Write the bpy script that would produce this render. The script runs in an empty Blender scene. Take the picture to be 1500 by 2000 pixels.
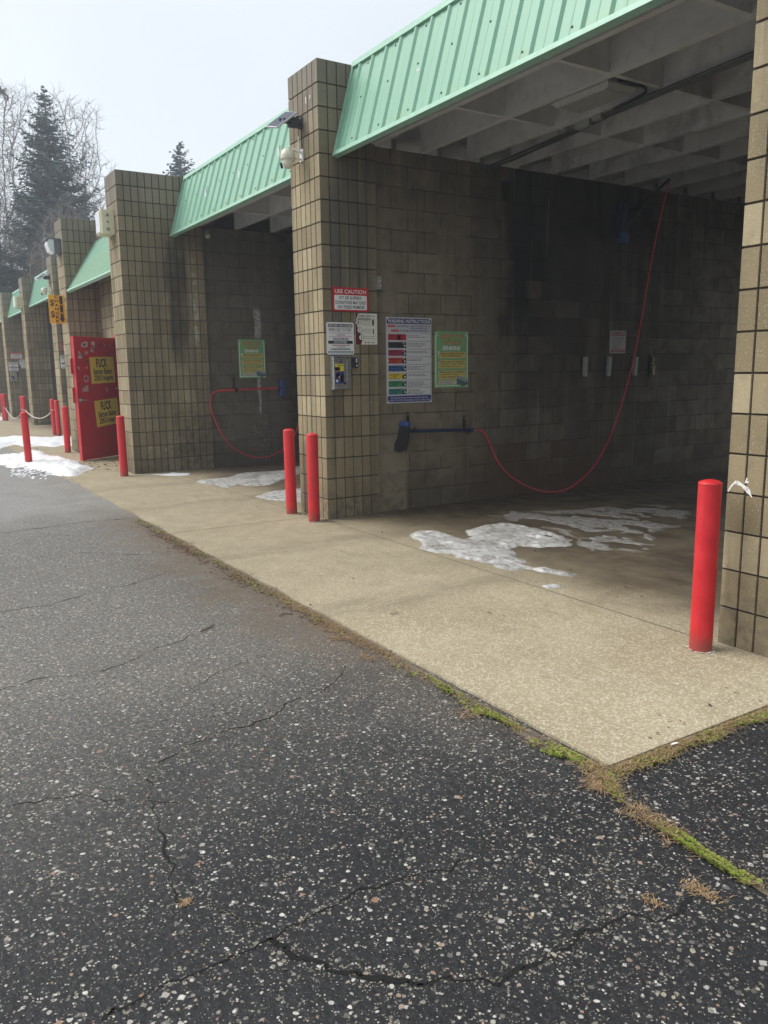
import bpy, math, random
from mathutils import Vector, Matrix, noise as mnoise
R = random.Random(7)
scene = bpy.context.scene
COL = scene.collection
B, C = .1016, .2032                      # width and height of one scored block cell

# ------------------------------------------------------------------ camera (solved from the block courses)
CAM = Vector((6.9776, -3.68368, 1.45783))
ROW = (Vector((0.53008548, 0.84784007, -0.01328882)), Vector((0.14029624, -0.1031501, -0.9847218)),
       Vector((-0.83625734, 0.52012236, -0.17362715)))
FPX = 1563.7
cd = bpy.data.cameras.new('camera'); cam = bpy.data.objects.new('camera', cd); COL.objects.link(cam)
r_, d_, f_ = ROW
cam.matrix_world = Matrix(((r_.x, -d_.x, -f_.x, CAM.x), (r_.y, -d_.y, -f_.y, CAM.y), (r_.z, -d_.z, -f_.z, CAM.z), (0, 0, 0, 1)))
cd.sensor_fit = 'HORIZONTAL'; cd.sensor_width = 36; cd.lens = FPX / 1500 * 36
cd.clip_start = .05; cd.clip_end = 2000
scene.camera = cam

def ray(u, v):
    return r_ * ((u - 750) / FPX) + d_ * ((v - 1000) / FPX) + f_
def on(axis, val, u, v):                 # where the sight line through a photo pixel meets a real plane
    d = ray(u, v); i = 'xyz'.index(axis)
    return CAM + d * ((val - CAM[i]) / d[i])
def on_plane(P, N, u, v):
    d = ray(u, v)
    return CAM + d * ((P - CAM).dot(N) / d.dot(N))

# ------------------------------------------------------------------ materials
MATS = {}
def srgb(r, g, b):
    return tuple(((c / 255) / 12.92 if c / 255 <= .04045 else ((c / 255 + .055) / 1.055) ** 2.4) for c in (r, g, b))
class G:
    """tiny node-graph helper"""
    def __init__(s, name):
        s.m = bpy.data.materials.new(name); s.m.use_nodes = True
        s.t = s.m.node_tree; s.n = s.t.nodes; s.b = s.n['Principled BSDF']
    def link(s, a, b):
        if isinstance(a, (int, float)): b.default_value = a
        elif isinstance(a, tuple): b.default_value = a + (1,) if len(a) == 3 and b.type == 'RGBA' else a
        else: s.t.links.new(a, b)
    def pos(s): return s.n.new('ShaderNodeNewGeometry').outputs['Position']
    def attr(s, nm):
        a = s.n.new('ShaderNodeAttribute'); a.attribute_name = nm; return a.outputs['Fac']
    def sep(s, v):
        n = s.n.new('ShaderNodeSeparateXYZ'); s.link(v, n.inputs[0]); return n.outputs
    def comb(s, x, y, z):
        n = s.n.new('ShaderNodeCombineXYZ')
        for i, a in enumerate((x, y, z)): s.link(a, n.inputs[i])
        return n.outputs[0]
    def scale(s, v, sx, sy, sz):
        n = s.n.new('ShaderNodeVectorMath'); n.operation = 'MULTIPLY'; s.link(v, n.inputs[0]); n.inputs[1].default_value = (sx, sy, sz); return n.outputs[0]
    def add3(s, a, b):
        n = s.n.new('ShaderNodeVectorMath'); n.operation = 'ADD'; s.link(a, n.inputs[0]); s.link(b, n.inputs[1]); return n.outputs[0]
    def math(s, op, a, b=0., clamp=False):
        n = s.n.new('ShaderNodeMath'); n.operation = op; n.use_clamp = clamp; s.link(a, n.inputs[0]); s.link(b, n.inputs[1]); return n.outputs[0]
    def mul(s, a, b): return s.math('MULTIPLY', a, b)
    def add(s, a, b): return s.math('ADD', a, b)
    def mx(s, a, b): return s.math('MAXIMUM', a, b)
    def noise(s, v, sc, det=3., rough=.55, out=0, dist=0.):
        n = s.n.new('ShaderNodeTexNoise'); s.link(v, n.inputs['Vector']); n.inputs['Scale'].default_value = sc
        n.inputs['Detail'].default_value = det; n.inputs['Roughness'].default_value = rough; n.inputs['Distortion'].default_value = dist
        return n.outputs[out]
    def voro(s, v, sc, feat='F1', rnd=1.):
        n = s.n.new('ShaderNodeTexVoronoi'); n.feature = feat; s.link(v, n.inputs['Vector']); n.inputs['Scale'].default_value = sc
        n.inputs['Randomness'].default_value = rnd; return n.outputs
    def white(s, v):
        n = s.n.new('ShaderNodeTexWhiteNoise'); n.noise_dimensions = '3D'; s.link(v, n.inputs['Vector']); return n.outputs['Value']
    def step(s, v, lo, hi, a=0., b=1.):
        n = s.n.new('ShaderNodeMapRange'); n.interpolation_type = 'SMOOTHSTEP'; s.link(v, n.inputs[0])
        s.link(lo, n.inputs[1]); s.link(hi, n.inputs[2]); s.link(a, n.inputs[3]); s.link(b, n.inputs[4]); return n.outputs[0]
    def band(s, v, lo, hi, soft):
        return s.mul(s.step(v, lo - soft, lo + soft), s.step(v, hi - soft, hi + soft, 1., 0.))
    def mix(s, f, a, b, mode='MIX'):
        n = s.n.new('ShaderNodeMix'); n.data_type = 'RGBA'; n.blend_type = mode; n.clamp_factor = True
        s.link(f, n.inputs[0]); s.link(a, n.inputs[6]); s.link(b, n.inputs[7]); return n.outputs[2]
    def ramp(s, f, stops):
        n = s.n.new('ShaderNodeValToRGB'); e = n.color_ramp.elements
        while len(e) < len(stops): e.new(.5)
        for k, (p, c) in zip(e, stops): k.position = p; k.color = tuple(c) + (1,)
        s.link(f, n.inputs[0]); return n.outputs[0]
    def bump(s, h, strength=.5, dist=.01, normal=None):
        n = s.n.new('ShaderNodeBump'); n.inputs['Strength'].default_value = strength; n.inputs['Distance'].default_value = dist
        s.link(h, n.inputs['Height'])
        if normal is not None: s.link(normal, n.inputs['Normal'])
        return n.outputs[0]
    def out(s, color=None, rough=None, normal=None, metal=None, spec=None):
        for k, v in (('Base Color', color), ('Roughness', rough), ('Normal', normal), ('Metallic', metal), ('Specular IOR Level', spec)):
            if v is not None: s.link(v, s.b.inputs[k])
        return s.m

def plain(name, col, rough=.5, metal=0., var=.12, sc=30., bump=.15):
    """painted / plastic / metal surface with slight unevenness"""
    if name in MATS: return MATS[name]
    g = G(name); p = g.pos(); n = g.noise(p, sc, 4.); f = g.noise(p, sc * .2, 3.)
    c = g.mix(g.step(n, .3, .7), tuple(x * (1 - var) for x in col), tuple(min(1, x * (1 + var)) for x in col))
    c = g.mix(g.mul(g.step(f, .5, .75), .25), c, tuple(x * .75 for x in col))
    MATS[name] = g.out(c, g.add(g.mul(n, .2), rough - .1), g.bump(n, bump, .002), metal)
    return MATS[name]
def flat(col, rough=.45):
    nm = 'print_%02x%02x%02x' % tuple(int(round(c)) for c in col)
    if nm not in MATS:
        g = G(nm); p = g.pos(); n = g.noise(p, 25., 4.); c = srgb(*col)
        MATS[nm] = g.out(g.mix(g.mul(g.step(n, .45, .8), .22), c, tuple(x * .72 + .03 for x in c)), rough)
    return MATS[nm]

def m_block():
    g = G('scored_block'); p = g.pos(); x, y, z = g.sep(p); t = g.attr('tint')
    c = g.ramp(t, [(0, (.175, .136, .074)), (.35, (.245, .195, .112)), (.7, (.315, .255, .152)), (1, (.40, .333, .21))])
    fine = g.noise(p, 130., 4., .75); med = g.noise(p, 14., 4.)
    c = g.mix(g.mul(g.step(fine, .5, .72), .55), c, (.47, .43, .34))
    c = g.mix(g.mul(g.step(fine, .46, .3), .6), c, (.115, .095, .068))
    v = g.voro(p, 150.); sp = g.math('GREATER_THAN', g.sep(v['Color'])[0], .93); dot = g.mul(sp, g.step(v['Distance'], .35, .2))
    c = g.mix(dot, c, (.56, .54, .48))
    c = g.mix(g.mul(g.step(med, .5, .75), .4), c, (.17, .14, .095))
    # rain-darkened dirt that runs down the upper courses, and splash-back dirt at the foot
    run = g.noise(g.scale(p, 9., 9., .5), 1., 4.)
    c = g.mix(g.mul(g.step(run, .46, .68), .6), c, (.13, .112, .078))
    c = g.mix(g.mul(g.step(z, .5, .05), g.step(med, .35, .7, .25, .85)), c, (.11, .092, .066))
    top = g.mul(g.step(z, 3.3, 4.25), .62)
    c = g.mix(top, c, (.17, .165, .16))
    # black mould streak below the green roof on the deep pillar, speckled column on the middle one
    wob = g.mul(g.add(g.noise(g.scale(p, 5., 5., 1.2), 1., 4.), -.5), .22)
    yy = g.add(y, wob)
    s1 = g.mul(g.mul(g.band(yy, .06, .34, .05), g.band(z, 1.7, 3.4, .3)), g.band(x, -5.0, -4.9, .02))
    s1 = g.mul(s1, g.step(g.noise(p, 5., 4.), .25, .6, .7, 1.))
    c = g.mix(g.mul(s1, .93), c, (.03, .03, .03))
    s1b = g.mul(g.mul(g.band(yy, .02, .62, .12), g.band(z, .05, .9, .3)), g.band(x, -5.0, -4.9, .02))
    c = g.mix(g.mul(s1b, g.step(med, .35, .65, .2, .75)), c, (.07, .06, .045))
    s3 = g.mul(g.mul(g.band(y, .43, .5, .03), g.band(z, 1.9, 3.1, .2)), g.band(x, -5.0, -4.9, .02))
    c = g.mix(g.mul(s3, g.step(g.noise(p, 9., 3.), .4, .6)), c, (.5, .47, .38))
    s2 = g.mul(g.mul(g.band(y, .103, .203, .004), g.band(z, 1.55, 3.15, .1)), g.band(x, -.05, .05, .02))
    sp2 = g.step(g.noise(p, 110., 2., .8), .46, .58)
    c = g.mix(g.mul(s2, .85), c, g.mix(sp2, (.05, .05, .048), (.28, .27, .24)))
    s4 = g.mul(g.mul(g.band(yy, .02, .62, .1), g.band(z, 2.1, 3.5, .3)), g.band(x, -.05, .05, .02))
    c = g.mix(g.mul(s4, g.step(run, .3, .6, .25, .7)), c, (.085, .08, .068))
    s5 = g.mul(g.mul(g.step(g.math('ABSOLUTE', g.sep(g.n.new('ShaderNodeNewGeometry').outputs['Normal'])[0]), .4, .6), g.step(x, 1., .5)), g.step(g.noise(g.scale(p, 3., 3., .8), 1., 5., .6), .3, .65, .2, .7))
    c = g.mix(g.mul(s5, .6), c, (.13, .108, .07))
    # white scrapes and splashes
    wsp = g.mul(g.step(g.noise(p, 18., 3., .6), .69, .74), g.step(z, 2.2, .4))
    c = g.mix(g.mul(wsp, .75), c, (.55, .53, .48))
    h = g.add(g.mul(fine, .6), g.mul(g.noise(p, 60., 3.), .6))
    return g.out(c, .88, g.bump(h, .7, .004), spec=.3)

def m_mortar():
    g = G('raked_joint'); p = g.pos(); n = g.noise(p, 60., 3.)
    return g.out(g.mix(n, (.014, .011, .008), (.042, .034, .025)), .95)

def m_wall():
    g = G('grimy_block_wall'); p = g.pos(); x, y, z = g.sep(p)
    nrm = g.sep(g.n.new('ShaderNodeNewGeometry').outputs['Normal'])
    isx = g.math('GREATER_THAN', g.math('ABSOLUTE', nrm[0]), .5)
    u = g.add(g.mul(y, isx), g.mul(x, g.math('SUBTRACT', 1., isx)))
    bv = g.comb(u, z, 0.)
    br = g.n.new('ShaderNodeTexBrick'); g.link(bv, br.inputs['Vector'])
    br.offset = .5; br.inputs['Scale'].default_value = 1; br.inputs['Brick Width'].default_value = .4064; br.inputs['Row Height'].default_value = .2032
    br.inputs['Mortar Size'].default_value = .0065; br.inputs['Mortar Smooth'].default_value = .25; br.inputs['Bias'].default_value = 0
    br.inputs['Color1'].default_value = (0, 0, 0, 1); br.inputs['Color2'].default_value = (1, 1, 1, 1); br.inputs['Mortar'].default_value = (.5, .5, .5, 1)
    t = g.sep(br.outputs['Color'])[0]; fac = br.outputs['Fac']
    c = g.ramp(t, [(0, (.178, .147, .102)), (.3, (.205, .17, .12)), (.7, (.222, .185, .131)), (1, (.262, .22, .158))])
    med = g.noise(p, 6., 5., .6); fine = g.noise(p, 130., 3., .7)
    c = g.mix(g.mul(g.step(med, .42, .7), .45), c, (.09, .076, .056))
    c = g.mix(g.mul(g.step(fine, .5, .75), .3), c, (.22, .19, .15))
    # joints: dark where dirt sits, pale where the mortar shows
    jn = g.noise(p, 2.2, 3.)
    c = g.mix(g.mul(fac, .65), c, g.mix(g.step(jn, .5, .62), (.03, .025, .019), (.25, .22, .18)))
    # long dirty runs below the ceiling, the blackened working area of the bay: mould follows single blocks and drips
    run = g.noise(g.scale(p, 6., 6., .35), 1., 5., .6)
    run2 = g.noise(g.scale(p, 18., 18., .6), 1., 4., .6)
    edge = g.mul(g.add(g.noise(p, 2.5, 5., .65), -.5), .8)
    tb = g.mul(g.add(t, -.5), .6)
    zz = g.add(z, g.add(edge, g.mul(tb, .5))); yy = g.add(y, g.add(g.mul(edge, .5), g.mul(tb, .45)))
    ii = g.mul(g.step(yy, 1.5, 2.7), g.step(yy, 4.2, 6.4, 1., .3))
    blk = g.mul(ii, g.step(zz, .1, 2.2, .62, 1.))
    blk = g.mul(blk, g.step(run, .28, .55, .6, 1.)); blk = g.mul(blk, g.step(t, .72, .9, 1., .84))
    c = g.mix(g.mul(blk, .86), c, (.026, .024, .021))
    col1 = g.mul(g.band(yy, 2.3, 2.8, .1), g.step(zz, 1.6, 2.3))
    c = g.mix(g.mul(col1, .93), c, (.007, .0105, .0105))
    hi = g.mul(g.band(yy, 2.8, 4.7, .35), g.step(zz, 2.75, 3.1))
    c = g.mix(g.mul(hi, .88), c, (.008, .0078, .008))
    fr = g.mul(g.step(zz, 2.5, 3.5), g.step(run, .3, .6))
    c = g.mix(g.mul(fr, .45), c, (.07, .064, .058))
    c = g.mix(g.mul(g.step(run2, .54, .72), .35), c, (.055, .047, .037))
    c = g.mix(g.mul(g.step(run2, .40, .30), .3), c, (.26, .235, .2))
    c = g.mix(g.mul(g.step(zz, .7, .05), .55), c, (.06, .048, .034))
    # bay two is greyer and darker all over, with a streak of dried soap
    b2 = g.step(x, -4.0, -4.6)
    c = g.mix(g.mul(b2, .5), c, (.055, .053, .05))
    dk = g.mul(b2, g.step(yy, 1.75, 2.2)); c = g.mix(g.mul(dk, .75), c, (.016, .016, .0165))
    sw = g.mul(g.add(g.noise(g.scale(p, 8., 8., 3.), 1., 4.), -.5), .12)
    ys = g.add(y, sw)
    soap = g.mx(g.mul(g.band(ys, 1.43, 1.53, .02), g.band(z, 2.0, 2.42, .06)), g.mul(g.band(ys, 1.445, 1.49, .012), g.band(z, .82, 1.38, .04)))
    splash = g.mul(g.mul(g.band(ys, 1.3, 1.72, .06), g.band(z, .02, .75, .1)), g.step(g.noise(g.scale(p, 60., 60., 22.), 1., 2.), .62, .68))
    soap = g.mx(g.mul(soap, g.step(g.noise(p, 40., 3.), .35, .5)), g.mul(splash, .8))
    c = g.mix(g.mul(g.mul(soap, b2), .8), c, (.48, .48, .47))
    # block cleaned by the rinse beside the middle pillar
    b1 = g.mul(g.step(x, -.3, -.1), g.step(x, .2, .1))
    cl = g.mul(g.mul(g.step(g.add(y, g.mul(edge, .04)), 1.0, .95), g.step(g.add(z, g.mul(edge, .2)), .86, .72)), b1)
    c = g.mix(g.mul(cl, g.step(g.noise(p, 10., 4.), .32, .6, .35, .95)), c, (.26, .215, .15))
    rust = g.mul(g.mul(g.band(yy, 2.0, 4.2, .5), g.step(zz, .75, .2)), b1)
    c = g.mix(g.mul(rust, .5), c, (.1, .05, .022))
    h = g.add(g.mul(fac, -1.), g.mul(fine, .25))
    return g.out(c, g.step(med, .3, .7, .6, .85), g.bump(h, .8, .005), spec=.22)

def m_ceiling():
    g = G('ceiling_paint'); p = g.pos(); x, y, z = g.sep(p)
    n = g.noise(p, 3.5, 5., .6); n2 = g.noise(p, 14., 4.)
    c = g.mix(g.step(n, .35, .7), (.60, .615, .63), (.52, .53, .54))
    c = g.mix(g.mul(g.step(n2, .5, .8), .2), c, (.25, .25, .25))
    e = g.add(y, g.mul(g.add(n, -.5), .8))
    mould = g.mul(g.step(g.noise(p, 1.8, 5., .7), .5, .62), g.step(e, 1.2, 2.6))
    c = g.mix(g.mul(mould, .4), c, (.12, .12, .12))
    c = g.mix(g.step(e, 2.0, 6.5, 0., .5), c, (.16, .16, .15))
    return g.out(c, .8, g.bump(n2, .2, .003))

def m_green():
    g = G('green_roof_metal'); p = g.pos(); x, y, z = g.sep(p)
    n = g.noise(g.scale(p, 6., 6., .8), 1., 4.); f = g.noise(p, 60., 3.)
    c = g.mix(n, (.165, .345, .24), (.21, .405, .295))
    c = g.mix(g.mul(g.step(z, 3.62, 3.42), g.mul(g.step(n, .4, .65), .6)), c, (.22, .33, .16))
    c = g.mix(g.mul(g.step(n, .6, .72), .18), c, (.2, .33, .24))
    return g.out(c, g.add(.33, g.mul(n, .15)), g.bump(n, .1, .004))

def m_asphalt():
    g = G('old_asphalt'); p0 = g.pos(); x, y, z = g.sep(p0); p = g.comb(x, y, 0.)
    big = g.noise(p, .7, 4., .6); med = g.noise(p, 3.2, 5., .6); lump = g.noise(p, 48., 4., .75); grit = g.noise(p, 150., 3., .75)
    xw = g.add(x, g.mul(g.add(big, -.5), 1.8))
    far = g.step(xw, 5.2, 2.6)                                   # worn, bleached lane
    c = g.mix(far, (.0135, .0137, .0155), (.118, .111, .101))
    c = g.mix(g.mul(g.step(med, .42, .75), .55), c, g.mix(far, (.026, .026, .028), (.16, .152, .14)))
    c = g.mix(g.mul(g.step(lump, .50, .68), .75), c, g.mix(far, (.043, .043, .045), (.29, .275, .25)))
    c = g.mix(g.mul(g.step(lump, .48, .36), .75), c, g.mix(far, (.006, .006, .007), (.028, .028, .028)))
    c = g.mix(g.mul(g.step(grit, .52, .7), .5), c, g.mix(far, (.06, .06, .062), (.28, .265, .245)))
    # exposed stones of three sizes, dull and broken, most of them flush with the surface
    pw = g.add3(p, g.scale(g.noise(p, 55., 3., .6, 1), .014, .014, 0.))
    dens = g.noise(p, 2.1, 3.); hs = None
    for sc, th_n, th_f, rad, mh in ((38., .86, .68, .42, True), (60., .70, .36, .42, False), (100., .60, .26, .46, True)):
        n = g.n.new('ShaderNodeTexVoronoi'); g.link(pw, n.inputs['Vector']); n.inputs['Scale'].default_value = sc; n.distance = 'MANHATTAN' if mh else 'EUCLIDEAN'
        v = n.outputs; cr = g.sep(v['Color'])
        th = g.add(g.step(far, 0., 1., th_n, th_f), g.mul(g.add(dens, -.5), -.45))
        on_ = g.math('GREATER_THAN', cr[0], th)
        size = g.add(rad * .45, g.mul(cr[1], rad * (1.1 if mh else .8)))
        m = g.mul(on_, g.step(v['Distance'], size, g.mul(size, .75)))
        sc_c = g.ramp(cr[2], [(0, (.10, .095, .088)), (.2, (.2, .185, .16)), (.4, (.34, .31, .255)), (.58, (.48, .445, .37)), (.72, (.24, .21, .17)), (.84, (.58, .555, .50)), (.94, (.36, .34, .31)), (1, (.27, .16, .10))])
        c = g.mix(g.mul(m, g.step(far, 0., 1., .95, .8)), c, sc_c)
        hs = m if hs is None else g.mx(hs, m)
    # soil washed out of the bays, sand in the far lane
    e = g.add(y, g.mul(g.add(med, -.5), .8)); ex = g.add(x, g.mul(g.add(big, -.5), 1.6))
    soil = g.mul(g.mul(g.step(e, -2.45, -1.6), g.band(ex, .3, 3.1, .8)), g.step(g.noise(p, 4., 5., .65), .36, .6))
    c = g.mix(g.mul(soil, .85), c, g.mix(lump, (.05, .041, .034), (.15, .122, .098)))
    edge = g.mul(g.step(g.add(y, g.mul(g.add(med, -.5), .9)), -2.15, -1.6), g.step(ex, 4.6, 3.0))
    c = g.mix(g.mul(edge, g.step(lump, .3, .62, .3, .9)), c, g.mix(grit, (.075, .056, .038), (.22, .172, .118)))
    lane = g.step(ex, -.8, -2.8)
    c = g.mix(g.mul(lane, g.step(med, .3, .7, .5, .9)), c, g.mix(g.step(lump, .35, .65), (.17, .165, .16), (.36, .35, .33)))
    c = g.mix(g.mul(g.step(g.noise(p, 1.3, 4.), .56, .7), g.step(far, 1., .3, .15, .35)), c, g.mix(far, (.012, .012, .014), (.055, .054, .054)))
    h = g.add(g.add(g.mul(lump, 1.4), g.mul(grit, .5)), g.mul(hs, .4))
    return g.out(c, g.step(med, .3, .7, .55, .75), g.bump(h, .8, .005), spec=.3)

def m_concrete():
    g = G('exposed_concrete'); p0 = g.pos(); x, y, z = g.sep(p0); p = g.comb(x, y, 0.)
    big = g.noise(p, 1.1, 5., .6); med = g.noise(p, 5., 5., .6); fine = g.noise(p, 95., 3., .75)
    c = g.mix(g.step(big, .3, .7), (.275, .228, .14), (.36, .305, .2))
    v = g.voro(p, 120.); cr = g.sep(v['Color'])
    c = g.mix(g.mul(g.math('GREATER_THAN', cr[0], .5), .46), c, g.ramp(cr[1], [(0, (.2, .165, .11)), (.5, (.62, .56, .42)), (.8, (.70, .66, .55)), (1, (.3, .2, .12))]))
    c = g.mix(g.mul(g.step(fine, .46, .3), .5), c, (.21, .175, .115))
    c = g.mix(g.mul(g.step(fine, .55, .75), .4), c, (.72, .66, .52))
    c = g.mix(g.mul(g.step(med, .52, .78), .35), c, (.30, .25, .165))
    xs = g.step(x, 4.2, .2)                                      # dirtier towards the left bays
    c = g.mix(g.mul(xs, g.step(med, .3, .75, .3, .8)), c, (.25, .207, .136))
    # wet, dirty wash-bay floor
    wy = g.add(y, g.mul(g.add(g.noise(p, 1.6, 5., .65), -.5), 1.1))
    wet = g.step(wy, -.3, .8)
    c = g.mix(g.mul(wet, .78), c, g.mix(g.step(med, .35, .65), (.135, .105, .066), (.195, .155, .10)))
    deep = g.mul(g.step(wy, .0, 1.05), g.step(g.noise(g.scale(p, 1., 2.2, 1.), 1.7, 5., .65), .3, .6, .55, 1.))
    c = g.mix(g.mul(deep, .85), c, (.042, .031, .021))
    sk = g.noise(g.scale(p, 2., 9., 1.), 1.2, 5., .65)
    c = g.mix(g.mul(g.step(sk, .52, .68), g.mul(g.band(wy, -.9, .6, .4), .22)), c, (.16, .125, .085))
    tw = g.add(x, g.mul(g.add(g.noise(p, 1.2, 3.), -.5), .35)); tr_ = None
    for cx in (.95, 2.75, -3.6, -1.8):
        b_ = g.band(tw, cx - .16, cx + .16, .12); tr_ = b_ if tr_ is None else g.mx(tr_, b_)
    c = g.mix(g.mul(tr_, g.step(g.noise(g.scale(p, 3., .8, 1.), 2.5, 5., .65), .35, .65, .08, .5)), c, (.17, .138, .09))
    oil = g.mul(g.step(g.noise(p, 3.1, 5., .6), .62, .74), g.step(y, -1.4, -.4)); c = g.mix(g.mul(oil, .4), c, (.13, .105, .075))
    spot = g.step(g.noise(p, 6.5, 2., .4), .735, .765); c = g.mix(g.mul(spot, .5), c, (.1, .07, .05))
    h = g.add(fine, g.mul(cr[0], .4))
    rough = g.math('SUBTRACT', .86, g.mul(g.mul(wet, .42), g.step(med, .3, .7, .6, 1.)))
    return g.out(c, rough, g.bump(h, .5, .003), spec=.4)

def m_ice(name='dirty_ice', dirt=.5):
    g = G(name); p0 = g.pos(); x, y, z = g.sep(p0); p = g.comb(x, y, 0.)
    n = g.noise(g.scale(p, 1., 1.3, 1.), 13., 6., .7); f = g.noise(p, 70., 4., .7); m2 = g.noise(p, 2.6, 5., .65)
    k_ = 1 - .68 * dirt; c = g.mix(g.step(f, .3, .7), (.56 * k_, .565 * k_, .56 * k_), (.80 * k_, .80 * k_, .79 * k_))
    c = g.mix(g.mul(g.step(n, .66 - dirt * .1, .36), .45 + dirt * .5), c, (.13, .105, .075))
    c = g.mix(g.mul(g.step(m2, .62 - dirt * .2, .4 - dirt * .15), .35 + dirt * .55), c, (.12, .098, .07))
    c = g.mix(g.mul(g.step(z, .006, .0005), .7 if dirt > .3 else .12), c, (.15, .125, .09))     # clear thin rim shows the slab
    return g.out(c, g.step(n, .3, .6, .18, .5), g.bump(g.add(f, n), .7, .012), spec=.5)
def m_snow():
    g = G('old_snow'); p = g.pos(); n = g.noise(p, 7., 5.); f = g.noise(p, 60., 3.)
    c = g.mix(g.mul(g.step(f, .62, .8), .5), (.70, .71, .73), (.38, .355, .31))
    c = g.mix(g.mul(g.step(n, .66, .76), .5), c, (.4, .36, .3))
    return g.out(c, .7, g.bump(g.add(n, f), .5, .02))
def m_tint(name, a, b, rough=.8):
    g = G(name); p = g.pos(); t = g.attr('tint'); n = g.noise(p, 3., 3.)
    return g.out(g.mix(g.math('ADD', g.mul(t, .75), g.mul(n, .25)), a, b), rough)

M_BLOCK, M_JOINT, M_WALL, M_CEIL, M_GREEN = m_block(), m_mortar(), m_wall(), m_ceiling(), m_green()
M_ASPH, M_CONC, M_ICE, M_SNOW = m_asphalt(), m_concrete(), m_ice('dirty_ice', .8), m_snow()
def m_bollard():
    g = G('red_bollard_paint'); p = g.pos(); x, y, z = g.sep(p); n = g.noise(p, 9., 5., .6); f = g.noise(p, 70., 4., .7)
    st = g.noise(g.scale(p, 30., 30., 2.), 1., 4.)
    c = g.mix(g.step(n, .3, .7), (.52, .0125, .02), (.62, .018, .026))
    c = g.mix(g.mul(g.step(st, .52, .72), .35), c, (.34, .014, .018))
    c = g.mix(g.mul(g.step(g.add(z, g.mul(g.add(n, -.5), .12)), .14, .0), .75), c, (.2, .06, .045))
    chip = g.mul(g.step(f, .69, .73), g.step(n, .5, .62)); c = g.mix(g.mul(chip, .8), c, (.55, .42, .38))
    return g.out(c, g.step(n, .3, .7, .36, .55), g.bump(g.add(n, g.mul(f, .3)), .12, .004))
M_RED = m_bollard()
M_DOOR = plain('red_door_paint', (.54, .016, .032), .45, 0, .1, 8., .08)
M_STEEL = plain('worn_steel', (.42, .42, .41), .42, .8, .2, 40.)
M_DARK = plain('black_plastic', (.014, .014, .016), .5)
M_GREY = plain('grey_paint', (.25, .26, .26), .55)
M_WHITE = plain('white_plastic', (.72, .72, .66), .4, 0, .05)
M_CREAM = plain('cream_plastic', (.66, .63, .43), .45, 0, .06)
M_BLUE = plain('blue_plastic', (.022, .06, .21), .45)
M_NAVY = plain('navy_tube', (.014, .022, .09), .4)
M_BRISTLE = m_tint('black_bristle', (.006, .006, .007), (.025, .025, .028), .9)
M_HOSE = plain('red_hose_rubber', (.62, .03, .06), .4, 0, .08)
M_REDPIPE = plain('red_handle_paint', (.55, .05, .055), .4, 0, .08)
M_CONDUIT = plain('dull_conduit', (.10, .105, .11), .5, .4)
M_ROPE = plain('pale_chain', (.5, .47, .4), .6)
M_ROOF = plain('roof_membrane', (.12, .12, .12), .9)
M_BRASS = plain('tarnished_metal', (.3, .25, .16), .4, .7)
M_GLASS = plain('lamp_lens', (.55, .57, .58), .12, 0, .05)
M_FLAKE = plain('pale_flaked_paint', (.8, .77, .7), .8)

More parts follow.
